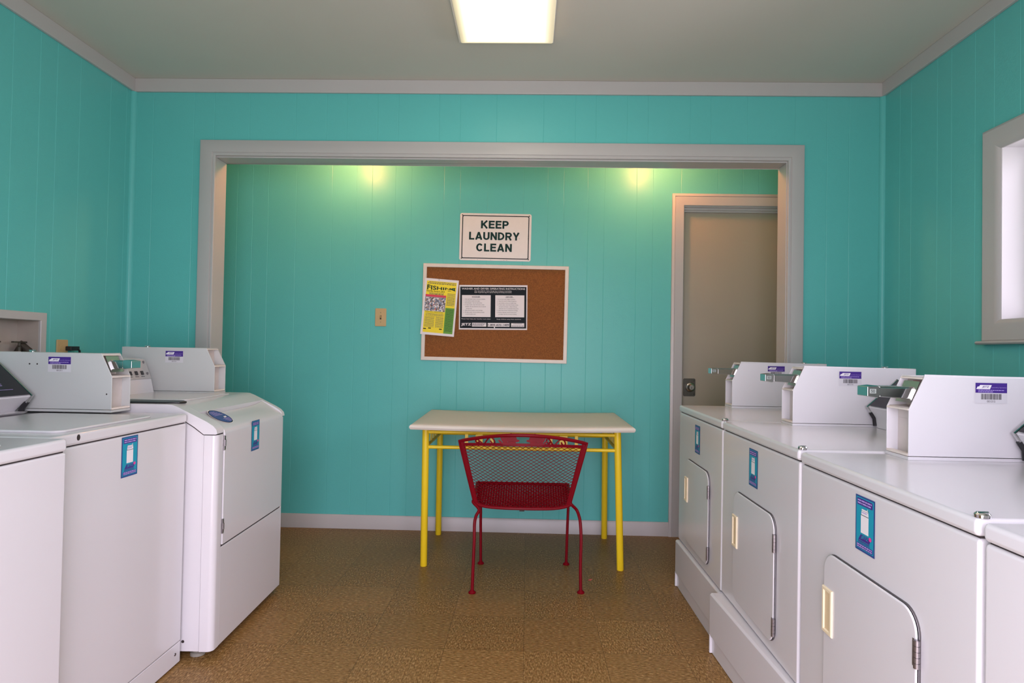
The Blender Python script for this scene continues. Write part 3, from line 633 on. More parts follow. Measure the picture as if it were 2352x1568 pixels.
# ------------------------------------------------------------------ washers along the left wall
def washer_top_loader(yc, xf, top, label, number, hw=0.334, box=True):
    r = thing('washing_machine', label, 'washing machine', (xf, yc, 0.0), group='coin washers along the left wall')
    D = 0.66
    mb = MB(); mb.box(0, -D, -hw, hw, 0.080, top-0.036); mb.build('cabinet', M['enamel'], r, bevel=0.006, seg=3)
    mb = MB(); mb.box(-0.001, -D, -hw+0.001, hw-0.001, 0.006, 0.0785); mb.build('kick_panel', M['enamel'], r, bevel=0.002)
    mb = MB(); mb.lathe([(0.0055, 0), (0.005, 0.002), (0, 0.0025)], (-0.001, hw-0.035, 0.045), 'x', 12); mb.build('kick_screw', M['hinge'], r)
    mb = MB(); mb.box(-0.006, -D+0.006, -hw+0.005, hw-0.005, top-0.038, top-0.031); mb.build('top_seam', M['seam'], r)
    mb = MB(); mb.box(0.003, -D, -hw, hw, top-0.033, top); mb.build('top', M['enamel'], r, bevel=0.009, seg=3)
    mb = MB(); mb.prism(rrect(0.40, 0.44, 0.03), top-0.001, top+0.007, lambda a, b, z: (-0.235+a, -0.03+b, z)); mb.build('lid', M['enamel'], r, bevel=0.004)
    mb = MB(); mb.prism([(0.0065*math.cos(a), 0.0085*math.sin(a)) for a in [k*PI/8 for k in range(16)]], 0.0031, 0.0036, lambda a, b, x: (x, -0.2275+a, top-0.013+b)); mb.build('lock_hole', M['seam'], r)
    for k, (sx, sy) in enumerate(((-0.05, -1), (-0.05, 1), (-D+0.05, -1), (-D+0.05, 1))):
        mb = MB(); mb.lathe([(0.024, 0), (0.024, 0.008), (0.012, 0.010), (0.012, 0.02)], (sx, sy*(hw-0.06), 0)); mb.build('foot', M['rubber'], r)
    # console
    ya, yb = -hw+0.015, hw-0.140; px, pz = -0.466, top+0.063
    prof = [(px, pz), (px-0.056, pz-0.053), (px-0.056, top), (px-0.19, top), (px-0.19, pz+0.13), (px-0.115, pz+0.106)]
    mb = MB(); mb.prism(prof, ya, yb, lambda a, z, y: (a, y, z)); cs = mb.build('console', M['enamel_box'], r, bevel=0.003)
    mb = MB(); mb.prism([(px-0.002, pz+0.006), (px-0.113, pz+0.108), (px-0.111, pz+0.110), (px+0.001, pz+0.007)], ya+0.01, yb-0.006, lambda a, z, y: (a, y, z)); fc = mb.build('control_face', M['panel_black'], cs)
    mb = MB(); L = math.hypot(0.113, 0.102); t = Vector((-0.113, 0, 0.102)).normalized(); nn = Vector((0.102, 0, 0.113)).normalized()
    dd = Deco()
    dd.rect(-0.20, 0.195, -0.051, -0.0495, 'st_lilac', 1)
    for k in range(4): dd.words(0.05, 0.17, -0.030+k*0.007, 0.0028, 'st_lilac', 1, 20+k)
    for k in range(3): dd.words(-0.12, 0.0, -0.030+k*0.007, 0.0028, 'st_lilac', 1, 30+k)
    dd.words(0.02, 0.15, 0.040, 0.003, 'st_lilac', 1, 40)
    dd.build('print', Vector((px-0.056, (ya+yb)/2, pz+0.0585))+nn*0.0016, (0, 1, 0), t, cs)
    mb = MB(); mb.tube([(px-0.118, yb+0.002, pz+0.110), (px+0.003, yb+0.002, pz+0.001), (px-0.018, yb+0.002, pz-0.022)], 0.006, 8); mb.build('end_trim', M['chrome'], cs)
    mb = MB(); mb.tube([(px-0.016, yb+0.002, pz-0.020), (px-0.030, yb+0.002, pz-0.038), (px-0.036, yb+0.002, top+0.008)], 0.009, 8); mb.build('end_foot', M['black'], cs)
    mb = MB(); mb.prism([(px-0.030, top+0.0005), (px-0.010, top+0.010), (px-0.056, top+0.012), (px-0.056, top+0.0005)], ya, yb, lambda a, z, y: (a, y, z)); mb.build('console_base', M['enamel'], cs)
    if box:
        cb = coin_box(r, -1, 0.209, hw-0.106, hw-0.001, top+0.008, top+0.2135, 0.41, number, paint='enamel_box_darker', ext=0.052)
        asset_label(cb, (-0.395, hw-0.1065, top+0.186), (1, 0, 0), (0, 0, 1), number)
        for q, z in ((-0.502, 0.173), (-0.475, 0.173), (-0.226, 0.072)):
            mb = MB(); mb.lathe([(0.0026, 0), (0.0024, -0.0012), (0, -0.0013)], (q, hw-0.106, top+z), 'y', 10); mb.build('screw', M['seam'], cb)
    return r
w2 = washer_top_loader(1.939, -1.235, 0.8975, 'white top-loading washer with black slanted console at the left', '001311', hw=0.329)
machine_sticker(w2, (0.0008, 1.942-1.939, 0.796), (0, 1, 0), (0, 0, 1))
w1 = washer_top_loader(1.268, -1.183, 0.8980, 'white washer at left photo edge, nearest, standing forward of its neighbour', '001310', box=False)

def washer_sloped():
    yc, hw = 2.630, 0.343
    r = thing('washing_machine', 'white washer with sloped front, side-hinged door and blue oval sticker', 'washing machine', (-1.139, yc, 0.0), 0.026, 'coin washers along the left wall')
    top = 0.927; zf = 0.826
    D = 0.71; xs, zs = -0.155, top            # where the flat top starts to slope
    def rounded(off):
        # outline of the sloped cap, shrunk inwards by off
        pts = [(-D, top-off), (xs-0.03, top-off), (xs-0.012, top-0.0015-off), (xs+0.010, top-0.010-off), (-0.040, 0.866-off), (-0.016, 0.851-off), (-0.004, 0.838-off*0.8), (0.0-off*0.5, 0.822)]
        return pts
    # body below the cap
    body = [(-D+0.01, 0.03), (-0.0505, 0.03), (-0.0505, 0.822), (-0.10, 0.855), (xs, 0.890), (-D+0.01, 0.890)]
    mb = MB(); mb.prism(body, -hw+0.003, hw-0.003, lambda x, z, y: (x, y, z)); mb.build('cabinet', M['enamel'], r, bevel=0.002)
    # cap: outer shell with a thick cheek on both sides
    outer = rounded(0.0); lower = [(-0.006, 0.8195), (-0.050, 0.8195), (-0.085, 0.846), (xs+0.010, 0.883), (-D, 0.883)]
    mb = MB(); poly = outer+lower
    mb.prism(poly, -hw, -hw+0.056, lambda x, z, y: (x, y, z)); mb.prism(poly, hw-0.030, hw, lambda x, z, y: (x, y, z))
    topp = [p for p in outer if p[0] <= xs+0.011]; mb.prism(topp+[(-0.098, 0.8945), (-0.0995, 0.864), (xs-0.005, 0.872), (-D, 0.872)], -hw+0.056, hw-0.030, lambda x, z, y: (x, y, z))
    mb.build('top', M['enamel'], r, bevel=0.006, seg=3)
    mb = MB(); mb.prism([(-0.008, 0.817), (-0.052, 0.817), (-0.088, 0.8435), (xs+0.008, 0.8805), (-D+0.01, 0.8805), (-D+0.01, 0.886), (xs, 0.886), (-0.05, 0.83), (-0.008, 0.824)], -hw+0.0012, hw-0.0012, lambda x, z, y: (x, y, z)); mb.build('top_seam', M['seam'], r)
    # front corner posts and the lower front panel
    def post(y0, y1, rnd):
        mb = MB(); a, b = (y0, y1) if y0 < y1 else (y1, y0)
        poly = [(-0.049, a), (-0.049, b), (0.0, b), (0.0, a)]
        if rnd < 0: poly = [(-0.049, a), (-0.049, b), (0.0, b)]+[(-0.022+0.022*math.cos(t), a+0.022-0.022*math.sin(t)) for t in [k*PI/2/6 for k in range(7)]]
        else: poly = [(-0.049, a)]+[(-0.0, a)]+[(-0.022+0.022*math.cos(t), b-0.022+0.022*math.sin(t)) for t in [k*PI/2/6 for k in range(7)]]+[(-0.049, b)]
        return mb, poly
    mb, poly = post(-hw, -hw+0.050, -1); mb.prism(poly, 0.03, 0.8165, lambda x, y, z: (x, y, z)); mb.build('corner_post', M['enamel'], r, bevel=0.0015)
    mb, poly = post(hw-0.026, hw, 1); mb.prism(poly, 0.03, 0.8165, lambda x, y, z: (x, y, z)); mb.build('corner_post', M['enamel'], r, bevel=0.0015)
    mb = MB(); mb.box(-0.049, 0.0, -hw+0.048, hw-0.024, 0.03, 0.395); mb.build('lower_panel', M['enamel'], r, bevel=0.003)
    mb = MB(); mb.box(-0.049, -0.004, -hw+0.048, hw-0.024, 0.394, 0.822); mb.build('door_gap', M['seam'], r)
    # door: upright panel that folds back over the slope, hollowed below its upper lip
    y0, y1 = -hw+0.056, hw-0.031; ny = 14
    prof = [(0.003, 0.402), (0.003, 0.815), (0.0005, 0.8285), (-0.008, 0.8375), (-0.026, 0.8485), (-0.050, 0.8635), (-0.076, 0.8795), (-0.0965, 0.8920)]
    inner = [(-0.012, 0.402), (-0.012, 0.800), (-0.016, 0.815), (-0.030, 0.830), (-0.050, 0.840), (-0.076, 0.853), (-0.0965, 0.863)]
    vs = []; fs = []; npf = len(prof)
    for i in range(ny+1):
        y = y0+(y1-y0)*i/ny; u = 2*i/ny-1; dip = 0.015*max(0, 1-(u*1.02)**4)
        for k, (x, z) in enumerate(prof):
            wgt = {7: 1.0, 6: 0.75, 5: 0.25}.get(k, 0.0); vs.append((x, y, z-dip*wgt*0.9))
    for i in range(ny):
        for k in range(npf-1): fs.append((i*npf+k, i*npf+k+1, (i+1)*npf+k+1, (i+1)*npf+k))
    o = len(vs)
    for i in (0, ny):
        y = y0+(y1-y0)*i/ny
        for x, z in inner: vs.append((x, y, z))
    ni = len(inner)
    fs.append([0*npf+k for k in range(npf)]+[o+k for k in range(ni)][::-1]); fs.append([ny*npf+k for k in range(npf)]+[o+ni+k for k in range(ni)][::-1])
    fs += [(o+k, o+k+1, o+ni+k+1, o+ni+k) for k in range(ni-1)]
    fs.append([i*npf for i in range(ny+1)]+[o+ni, o]); fs.append([i*npf+npf-1 for i in range(ny+1)]+[o+ni+ni-1, o+ni-1])
    mb = MB(); mb.add(vs, fs); dr = mb.build('door', M['enamel'], r, bevel=0.0025, smooth=40)
    for hz in (0.782, 0.472):
        mb = MB(); mb.box(0.0, 0.005, y0-0.006, y0+0.006, hz-0.027, hz+0.027); mb.box(-0.002, 0.008, y0-0.004, y0+0.003, hz-0.012, hz+0.012)
        mb.build('hinge', M['hinge'], dr, bevel=0.0012)
    # oval sticker on the slope
    sx, sz = prof[7][0]-prof[4][0], prof[7][1]-prof[4][1]; ln = math.hypot(sx, sz); t = Vector((sx/ln, 0, sz/ln)); nn = Vector((sz/ln, 0, -sx/ln))
    d = Deco(); RX, RY, ro = 0.057, 0.043, -0.31
    d.disc(0, 0, RX+0.003, RY+0.003, 'st_white', 1, 48, ro); d.disc(0, 0, RX, RY, 'ink_black', 2, 48, ro); d.disc(0, 0, RX-0.0035, RY-0.0035, 'st_blue', 3, 48, ro)
    for k in range(4): d.words(-0.040+0.002*k, 0.002+0.010*k, 0.030-k*0.0068, 0.0028, 'st_lilac', 4, 50+k)
    d.rect(-0.004, 0.030, -0.005, 0.006, 'st_navy', 4); d.poly([(0.012, -0.012), (0.034, -0.010), (0.036, -0.003), (0.014, -0.004)], 'st_white', 5)
    for k in range(4): d.words(-0.006+0.006*k, 0.044-0.002*k, -0.0165-k*0.0056, 0.0024, 'st_lilac', 4, 60+k)
    d.build('oval_sticker', Vector((-0.0590, -0.192, 0.8690))+nn*0.0004, Vector((0, 1, 0)), t, r)
    machine_sticker(r, (0.0036, -0.005, 0.774), (0, 1, 0), (0, 0, 1))
    for sx, sy in ((-0.075, -1), (-0.06, 1), (-D+0.06, -1), (-D+0.06, 1)):
        mb = MB(); mb.lathe([(0.026, 0), (0.026, 0.010), (0.018, 0.014), (0.018, 0.031)], (sx, sy*(hw-0.05), 0)); mb.build('foot', M['rubber'], r)
    mb = MB(); mb.lathe([(0.0055, 0.0), (0.005, -0.0015), (0, -0.0018)], (-0.200+0.092, -hw+0.003, 0.066), 'y', 12); mb.build('side_screw', M['seam'], r)
    # black grip strip along the near edge of the lid
    mb = MB(); mb.prism([(-0.60, -0.315), (-0.215, -0.315), (-0.165, -0.295), (-0.155, -0.262), (-0.19, -0.215), (-0.60, -0.215)], top-0.001, top+0.006, lambda x, y, z: (x, y, z)); mb.build('lid_grip', M['black'], r, bevel=0.003)
    mb = MB(); mb.prism(rrect(0.42, 0.40, 0.03), top-0.001, top+0.005, lambda a, b, z: (-0.40+a*0.95, 0.02+b, z)); mb.build('lid', M['enamel'], r, bevel=0.003)
    # silver console with three black buttons
    ya, yb = -hw+0.02, hw-0.135; bx = -0.545
    prof = [(bx, top), (bx-0.012, top+0.056), (bx-0.014, top+0.064), (bx-0.048, top+0.152), (bx-0.075, top+0.158), (bx-0.17, top+0.158), (bx-0.17, top)]
    mb = MB(); mb.prism(prof, ya, yb, lambda a, z, y: (a, y, z)); cs = mb.build('console', M['enamel'], r, bevel=0.003)
    t = Vector((-0.034, 0, 0.088)).normalized(); nn = Vector((0.088, 0, 0.034)).normalized(); c0 = Vector((bx-0.031, (ya+yb)/2, top+0.108)); hy = (yb-ya)/2
    mb = MB(); b0 = c0+nn*0.0005
    q = [b0+Vector((0, sy*(hy-0.004), 0))+t*sz+nn*h for h in (0, 0.003) for sy, sz in ((-1, -0.046), (1, -0.046), (1, 0.046), (-1, 0.046))]
    mb.add(q, [(0, 3, 2, 1), (4, 5, 6, 7), (0, 1, 5, 4), (1, 2, 6, 5), (2, 3, 7, 6), (3, 0, 4, 7)]); mb.build('control_face', M['silver'], cs, bevel=0.001)
    for k in range(3):
        mb = MB(); b = b0+nn*0.003+Vector((0, hy-0.150+k*0.043, 0))+t*(-0.018); s2 = 0.009
        q = [b+Vector((0, sy*s2, 0))+t*sz*s2+nn*h for h in (0, 0.004) for sy, sz in ((-1, -1), (1, -1), (1, 1), (-1, 1))]
        mb.add(q, [(0, 3, 2, 1), (4, 5, 6, 7), (0, 1, 5, 4), (1, 2, 6, 5), (2, 3, 7, 6), (3, 0, 4, 7)]); mb.build('button', M['black'], cs, bevel=0.0015)
    for sz in (-0.022, 0.032):
        mb = MB(); b = b0+nn*0.003+Vector((0, hy-0.026, 0))+t*sz; mb.lathe([(0.006, 0), (0.006, 0.003), (0.003, 0.004), (0, 0.004)], b, 'x', 12); mb.build('screw', M['hinge'], cs)
    dd = Deco()
    for k in range(3): dd.words(hy-0.163+k*0.043, hy-0.137+k*0.043, -0.034, 0.003, 'bar_grey', 1, 70+k)
    dd.build('print', b0+nn*0.0032, (0, 1, 0), t, cs)
    cb = coin_box(r, -1, 0.282, hw-0.118, hw-0.006, top, top+0.2075, 0.425, '001312', slide=False, red=False, paint='enamel_box_darker')
    asset_label(cb, (-0.467, hw-0.1185, top+0.179), (1, 0, 0), (0, 0, 1), '001312')
    return r
washer_sloped()

# ------------------------------------------------------------------ things on the left wall
r = thing('washer_outlet_box', 'recessed white framed water outlet box with taps in left wall', 'outlet box', (XL, (BY0+BY1)/2, BZ0))
yc = (BY0+BY1)/2; hy = (BY1-BY0)/2; hz = BZ1-BZ0
mb = MB(); sweep_rect(mb, -hy-0.034, hy+0.034, -0.034, hz+0.034, [(0, 0), (0, 0.008), (0.004, 0.011), (0.034, 0.011), (0.036, 0.008), (0.036, -0.01)], lambda a, b, q: (q, a, b)); mb.build('frame', M['white_trim'], r, smooth=30)
mb = MB(); dp = -0.095
mb.box(dp-0.004, dp, -hy, hy, 0, hz); mb.box(dp, 0.0, -hy, -hy+0.003, 0, hz); mb.box(dp, 0, hy-0.003, hy, 0, hz); mb.box(dp, 0, -hy, hy, 0, 0.003); mb.box(dp, 0, -hy, hy, hz-0.003, hz); mb.build('liner', M['liner'], r)
for k, vy in enumerate((0.138, 0.0)):
    mb = MB(); mb.tube([(-0.05, vy, 0.02), (-0.05, vy, 0.145)], 0.012, 12); mb.tube([(-0.05, vy, 0.09), (-0.012, vy, 0.07)], 0.011, 12); v = mb.build('valve', M['brass'], r)
    mb = MB(); mb.lathe([(0.008, 0.145), (0.010, 0.165), (0.005, 0.172), (0, 0.172)], (-0.05, vy, 0), 'z', 12); mb.box(-0.056, -0.044, vy-0.036, vy+0.036, 0.184, 0.190); mb.tube([(-0.05, vy, 0.17), (-0.05, vy, 0.188)], 0.005, 8); mb.build('valve_handle', M['dark_steel'], v)
mb = MB(); mb.tube([(-0.085, 0.165, 0.02), (-0.075, 0.165, 0.14), (-0.060, 0.168, 0.176), (-0.040, 0.172, 0.150), (-0.02, 0.172, 0.11), (0.015, 0.172, 0.03), (0.03, 0.172, -0.10), (0.03, 0.172, -0.5)], 0.019, 12); mb.build('drain_hose', M['hose'], r)

r = thing('wall_outlet', 'beige wall outlet plate beside the outlet box, partly behind a coin box', 'outlet', (XL, 2.861, 1.105))
mb = MB(); mb.prism(rrect(0.070, 0.114, 0.005), 0, 0.006, lambda a, b, x: (x, a, b)); mb.build('plate', M['beige'], r, bevel=0.002)
for zz in (0.020, -0.020):
    mb = MB(); mb.prism(rrect(0.030, 0.027, 0.008), 0.006, 0.008, lambda a, b, x, zz=zz: (x, a, zz+b)); mb.build('socket', M['beige'], r)
mb = MB(); mb.box(0.008, 0.034, 2.872-2.861+0.005, 2.872-2.861+0.062, -0.010, 0.010); mb.tube([(0.030, 0.060, 0), (0.034, 0.072, -0.01), (0.036, 0.076, -0.06), (0.036, 0.076, -0.4)], 0.005, 8)
o = mb.build('power_plug', M['black'], bevel=0.002); o.location = (XL, 2.861, 1.122); tag(o, 'black power plug in the beige outlet on the left wall', 'plug')

# ------------------------------------------------------------------ things on the alcove wall
rz = math.radians(-0.5)
def wall_thing(name, label, cat, cx, cz, rot, y=YA):
    o = thing(name, label, cat, (cx, y, cz)); o.rotation_euler = (0, -rot, 0); return o
r = wall_thing('sign', 'white metal sign reading KEEP LAUNDRY CLEAN above cork board', 'sign', -0.2190, 1.8716, rz)
mb = MB(); mb.prism(rrect(0.457, 0.303, 0.013), -0.0025, -0.0005, lambda a, b, y: (a, y, b)); mb.build('plate', M['sign_white'], r, bevel=0.0006)
d = Deco(); d.ring(rrect(0.429, 0.277, 0.011, cy=-0.0005), rrect(0.418, 0.266, 0.007, cy=-0.0005), 'ink_black')
block_text(d, 'KEEP', -0.005, 0.080, 0.177, 0.050, 'ink_green'); block_text(d, 'LAUNDRY', -0.007, 0.0065, 0.322, 0.050, 'ink_green'); block_text(d, 'CLEAN', -0.007, -0.067, 0.228, 0.051, 'ink_green')
rnd = random.Random(3)
for k in range(14):
    q = rnd.uniform(-0.21, 0.21), rnd.choice((0.146, 0.147, -0.146, rnd.uniform(-0.12, 0.12))); d.disc(q[0], q[1], rnd.uniform(0.0008, 0.003), rnd.uniform(0.0006, 0.0012), 'bar_grey', 1, 8)
d.build('lettering', (0, -0.0026, 0), (1, 0, 0), (0, 0, 1), r)
for sx in (-1, 1):
    for sz in (-1, 1):
        mb = MB(); mb.lathe([(0.0045, -0.0026), (0.004, -0.005), (0, -0.0055)], (sx*0.2135, 0, sz*0.1385), 'y', 10); mb.build('screw', M['dark_steel'], r)

r = wall_thing('cork_board', 'brown cork bulletin board with pale frame on alcove wall', 'bulletin board', -0.2138, 1.3847, rz)
mb = MB(); sweep_rect(mb, -0.4635, 0.4635, -0.3085, 0.3085, [(0, 0), (0, 0.016), (0.002, 0.018), (0.021, 0.018), (0.023, 0.016), (0.023, 0)], lambda a, b, q: (a, -q, b)); mb.build('frame', M['frame_alu'], r, smooth=30)
mb = MB(); mb.box(-0.442, 0.442, -0.009, -0.001, -0.287, 0.287); mb.build('cork_panel', M['cork'], r)

r = wall_thing('instruction_placard', 'black washer and dryer operating instructions placard pinned to cork board', 'placard', -0.2248, 1.4222, math.radians(0.5), YA-0.0095)
w, h = 0.4345, 0.284
mb = MB(); mb.box(-w/2, w/2, -0.0015, 0, -h/2, h/2); mb.build('card', M['paper'], r)
K = w/1370.0; cx0, cy0 = 1500, 665      # placard read off at 1370 x 895 units
U = lambda x: (x-cx0)*K
V = lambda y: -(y-cy0)*K*0.99
d = Deco(); d.rect(U(836), U(2165), V(1088), V(248), 'board_black', 1)
d.text('WASHER AND DRYER OPERATING INSTRUCTIONS', U(1502), V(288), U(2138)-U(868), 0.0108, 'paper', 2, 0.012)
d.text('Not responsible for clothes damage due to misuse or overloading.', U(1498), V(335), U(1870)-U(1125), 0.0075, 'paper', 2, 0.006)
d.text('Refer to garment tags for special washing and drying instructions.', U(1498), V(364), U(1872)-U(1125), 0.0080, 'paper', 2, 0.006)
for a, b, title, lines in ((872, 1450, 'WASHER', ['1.  Only wash items rated as machine washable.', '2.  Load clothes evenly and loosely.', '3.  Add detergent.  See box instructions.', '4.  To Start washer, close lid & insert coin(s).', '      (Washer will stop whenever lid is re-opened', '        during cycle.)', '5.  Select desired washer control settings.', '6.  For best results, remove clothes promptly', '      at end of washer cycle.']),
                           (1543, 2124, 'DRYER', ['1.  Do not dry wool, rubber or plastics.', '2.  Clean lint screen for faster drying time.', '3.  Load clothes so they can tumble freely.', '4.  To Start dryer, close door & insert coin(s),', '      and push start button.  (Dryer will stop', '      whenever door is re-opened during cycle.)', '5.  Select desired dryer temperature settings.', '6.  Remove delicates and permanent press', '      promptly when dry to avoid wrinkling.'])):
    d.rect(U(a), U(b), V(862), V(418), 'paper', 2)
    m_ = (a+b)/2; d.text(title, U(m_-8), V(450), U(1237)-U(1070) if title == 'WASHER' else U(1880)-U(1745), 0.0080, 'ink_black', 3, 0.012); d.rect(U(m_-90), U(m_+80), V(470), V(466), 'ink_black', 3)
    for k, s_ in enumerate(lines):
        st = s_.lstrip(); ind = len(s_)-len(st)
        d.text(st, 0, V(502+k*38), None, 0.0068, 'ink_black', 3, 0.008, left=U(a+34+ind*6))
d.text('Please help keep your laundry room clean', U(1158), V(902), U(1450)-U(868), 0.0075, 'paper', 2)
d.text('Keep children away from machines', U(1818), V(905), U(2062)-U(1576), 0.0075, 'paper', 2)
d.text('JETZ', U(962), V(1017), U(1062)-U(860), 0.0198, 'paper', 2, 0.03)
d.rect(U(1080), U(1366), V(1055), V(978), 'paper', 2); d.rect(U(1394), U(1832), V(1055), V(980), 'paper', 2); d.rect(U(1864), U(2126), V(1058), V(982), 'paper', 2)
for k in range(3): d.words(U(1090), U(1350-k*20), V(996+k*20), 0.0028, 'ink_black', 3, 80+k)
d.text('1-800-622-1489', U(1613), V(1020), U(1826)-U(1400), 0.0125, 'ink_black', 3, 0.02)
d.words(U(1905), U(2085), V(996), 0.0022, 'ink_black', 3, 90); d.words(U(1875), U(2112), V(1040), 0.0030, 'ink_black', 3, 91)
d.disc(U(1530), V(1072), 0.0042, 0.0042, 'paper', 3, 14)
d.build('print', (0, -0.0016, 0), (1, 0, 0), (0, 0, 1), r)
mb = MB(); mb.lathe([(0.004, -0.0016), (0.004, -0.005), (0, -0.006)], (w/2-0.006, 0, h/2-0.005), 'y', 10); mb.build('push_pin', M['paper'], r)

r = wall_thing('flyer', 'tilted yellow and green fishing day flyer pinned to cork board', 'flyer', -0.5652, 1.4171, math.radians(-4.1), YA-0.0200)
w, h = 0.2155, 0.3590
mb = MB(); mb.box(-w/2, w/2, -0.0008, 0, -h/2, h/2); mb.build('paper', M['paper'], r)
d = Deco(); yl, yr, yb_, yt = -0.0945, 0.0960, -0.1640, 0.1635
d.rect(yl, yr, yb_, yt, 'fly_yellow', 1); d.rect(0.038, yr, yb_, 0.000, 'fly_green', 2)
d.words(-0.080, 0.090, 0.157, 0.0035, 'bar_grey', 2, 1); d.words(-0.088, 0.092, 0.1485, 0.0045, 'bar_grey', 2, 2)
# the big word shrinks towards its right end and swells into a fish tail
def fish(x, y):
    u = (x+0.090)/0.176; k = 1.0-0.78*max(0, min(1, u))**0.9; return (x, 0.1235+(y-0.1235)*k - 0.004*math.sin(u*3))
d.text('FISHIN', -0.015, 0.1235, 0.150, 0.034, 'ink_green', 2, 0.022, fn=fish)
d.poly([(0.056, 0.121), (0.070, 0.127), (0.091, 0.130), (0.087, 0.121), (0.092, 0.108), (0.070, 0.114)], 'ink_green', 2); d.disc(0.078, 0.120, 0.006, 0.003, 'fly_green', 3, 12)
d.text('DAY', 0.055, 0.1085, 0.022, 0.006, 'ink_black', 2, 0.02)
d.text('Saturday, August 4, 2018', -0.034, 0.0985, 0.115, 0.0115, 'ink_black', 2, 0.02)
d.words(-0.075, 0.020, 0.0885, 0.003, 'bar_grey', 2, 3); d.words(-0.072, 0.018, 0.081, 0.0045, 'bar_grey', 2, 4)
d.rect(-0.096, 0.036, 0.063, 0.077, 'fly_red', 2)
d.rect(-0.0965, 0.036, -0.028, 0.063, 'fly_photo', 2)
# a crowd photo printed small: patches of clothing and heads
rnd = random.Random(11)
for k in range(300):
    x, y = rnd.uniform(-0.093, 0.032), rnd.uniform(-0.025, 0.058); ink = rnd.choice(('fly_dark', 'fly_dark', 'fly_blue', 'fly_tan', 'paper', 'paper', 'paper', 'bar_grey', 'fly_red' if k % 7 == 0 else 'fly_blue'))
    d.disc(x, y, rnd.uniform(0.0022, 0.0050), rnd.uniform(0.0024, 0.0060), ink, 3+0.008*k, 9)
d.text('Transportation Will Be Provided', -0.032, -0.0345, 0.118, 0.0062, 'ink_black', 2, 0.02)
for k in range(5): d.words(0.043, 0.092, 0.090-k*0.006, 0.0024, 'bar_grey', 2, 10+k)
for k in range(9): d.words(0.042, 0.092, 0.060-k*0.0055, 0.0024, 'bar_grey', 3, 20+k)
for k in range(3): d.words(-0.085, 0.030, -0.044-k*0.006, 0.0026, 'bar_grey', 2, 30+k)
for k in range(12): d.words(-0.088, -0.026, -0.064-k*0.0058, 0.0024, 'bar_grey', 2, 40+k); d.words(-0.018, 0.032, -0.064-k*0.0058, 0.0024, 'bar_grey', 2, 60+k)
for k in range(22): d.words(0.044, 0.091, -0.010-k*0.0066, 0.0022, 'ink_green', 3, 90+k)
for x_, y_ in ((-0.083, -0.142), (-0.052, -0.137), (0.018, -0.139)): d.rect(x_-0.009, x_+0.009, y_-0.003, y_+0.003, 'ink_black', 2)
d.build('print', (0, -0.0009, 0), (1, 0, 0), (0, 0, 1), r)
mb = MB(); mb.lathe([(0.004, -0.0008), (0.004, -0.006), (0.0025, -0.009), (0, -0.0095)], (-0.018, 0, h/2-0.006), 'y', 10); mb.build('push_pin', M['steel'], r)

r = wall_thing('light_switch', 'beige light switch plate on the teal alcove wall', 'light switch', -0.9442, 1.3482, 0)
mb = MB(); mb.prism(rrect(0.0715, 0.1145, 0.004), -0.006, -0.0003, lambda a, b, y: (a, y, b)); mb.build('plate', M['beige'], r, bevel=0.0022)
mb = MB(); mb.box(-0.005, 0.005, -0.0066, -0.0058, -0.013, 0.013); mb.build('toggle_slot', M['seam'], r)
mb = MB(); mb.prism([(-0.006, 0.004), (-0.006, -0.006), (-0.019, 0.006), (-0.018, 0.011)], -0.0042, 0.0042, lambda y, z, x: (x, y, z)); mb.build('toggle', M['beige'], r, bevel=0.001)
for zz in (0.030, -0.030):
    mb = MB(); mb.lathe([(0.0035, -0.006), (0.003, -0.0072), (0, -0.0074)], (0, 0, zz), 'y', 10); mb.build('screw', M['brass'], r)

# ------------------------------------------------------------------ yellow table
r = thing('table', 'yellow metal table with sagging cream top against the alcove wall', 'table', (-0.02, 3.62, 0))
ox, oy = -0.02, 3.62
C = {'fl': (-0.584, 3.150), 'fr': (0.548, 3.205), 'br': (0.556, 4.002), 'bl': (-0.606, 3.978)}
ztop = 0.7705; NX, NY = 24, 10
def tt(u, v, z):
    a = Vector((*C['fl'], 0)).lerp(Vector((*C['fr'], 0)), u); b = Vector((*C['bl'], 0)).lerp(Vector((*C['br'], 0)), u); p = a.lerp(b, v)
    return (p.x-ox, p.y-oy, z-0.008*math.sin(PI*u))
mb = MB(); vs = []; fs = []
rows = [(0.010, 0.0), (0.0, 0.006), (-0.003, 0.014), (0.0, 0.022), (0.004, 0.026)]     # edge rounding: inset, drop
def ring(ins, drop):
    q = []; iu, iv = ins/1.15, ins/0.8
    for i in range(NX+1): q.append(tt(iu+(1-2*iu)*i/NX, iv, ztop-drop))
    for j in range(1, NY+1): q.append(tt(1-iu, iv+(1-2*iv)*j/NY, ztop-drop))
    for i in range(1, NX+1): q.append(tt(1-iu-(1-2*iu)*i/NX, 1-iv, ztop-drop))
    for j in range(1, NY): q.append(tt(iu, 1-iv-(1-2*iv)*j/NY, ztop-drop))
    return q
rg = [ring(*q) for q in rows]; n = len(rg[0]); vs = [q for g in rg for q in g]
for k in range(len(rows)-1): fs += [(k*n+i, k*n+(i+1) % n, (k+1)*n+(i+1) % n, (k+1)*n+i) for i in range(n)]
mb.add(vs, fs)
for z_, rw in ((0.0, rows[0]), (0.0, rows[-1])):
    iu, iv = rw[0]/1.15, rw[0]/0.8; g = [tt(iu+(1-2*iu)*i/NX, iv+(1-2*iv)*j/NY, ztop-rw[1]) for j in range(NY+1) for i in range(NX+1)]
    mb.add(g, [(j*(NX+1)+i, j*(NX+1)+i+1, (j+1)*(NX+1)+i+1, (j+1)*(NX+1)+i) for j in range(NY) for i in range(NX)])
mb.build('tabletop', M['table_white'], r, smooth=40)
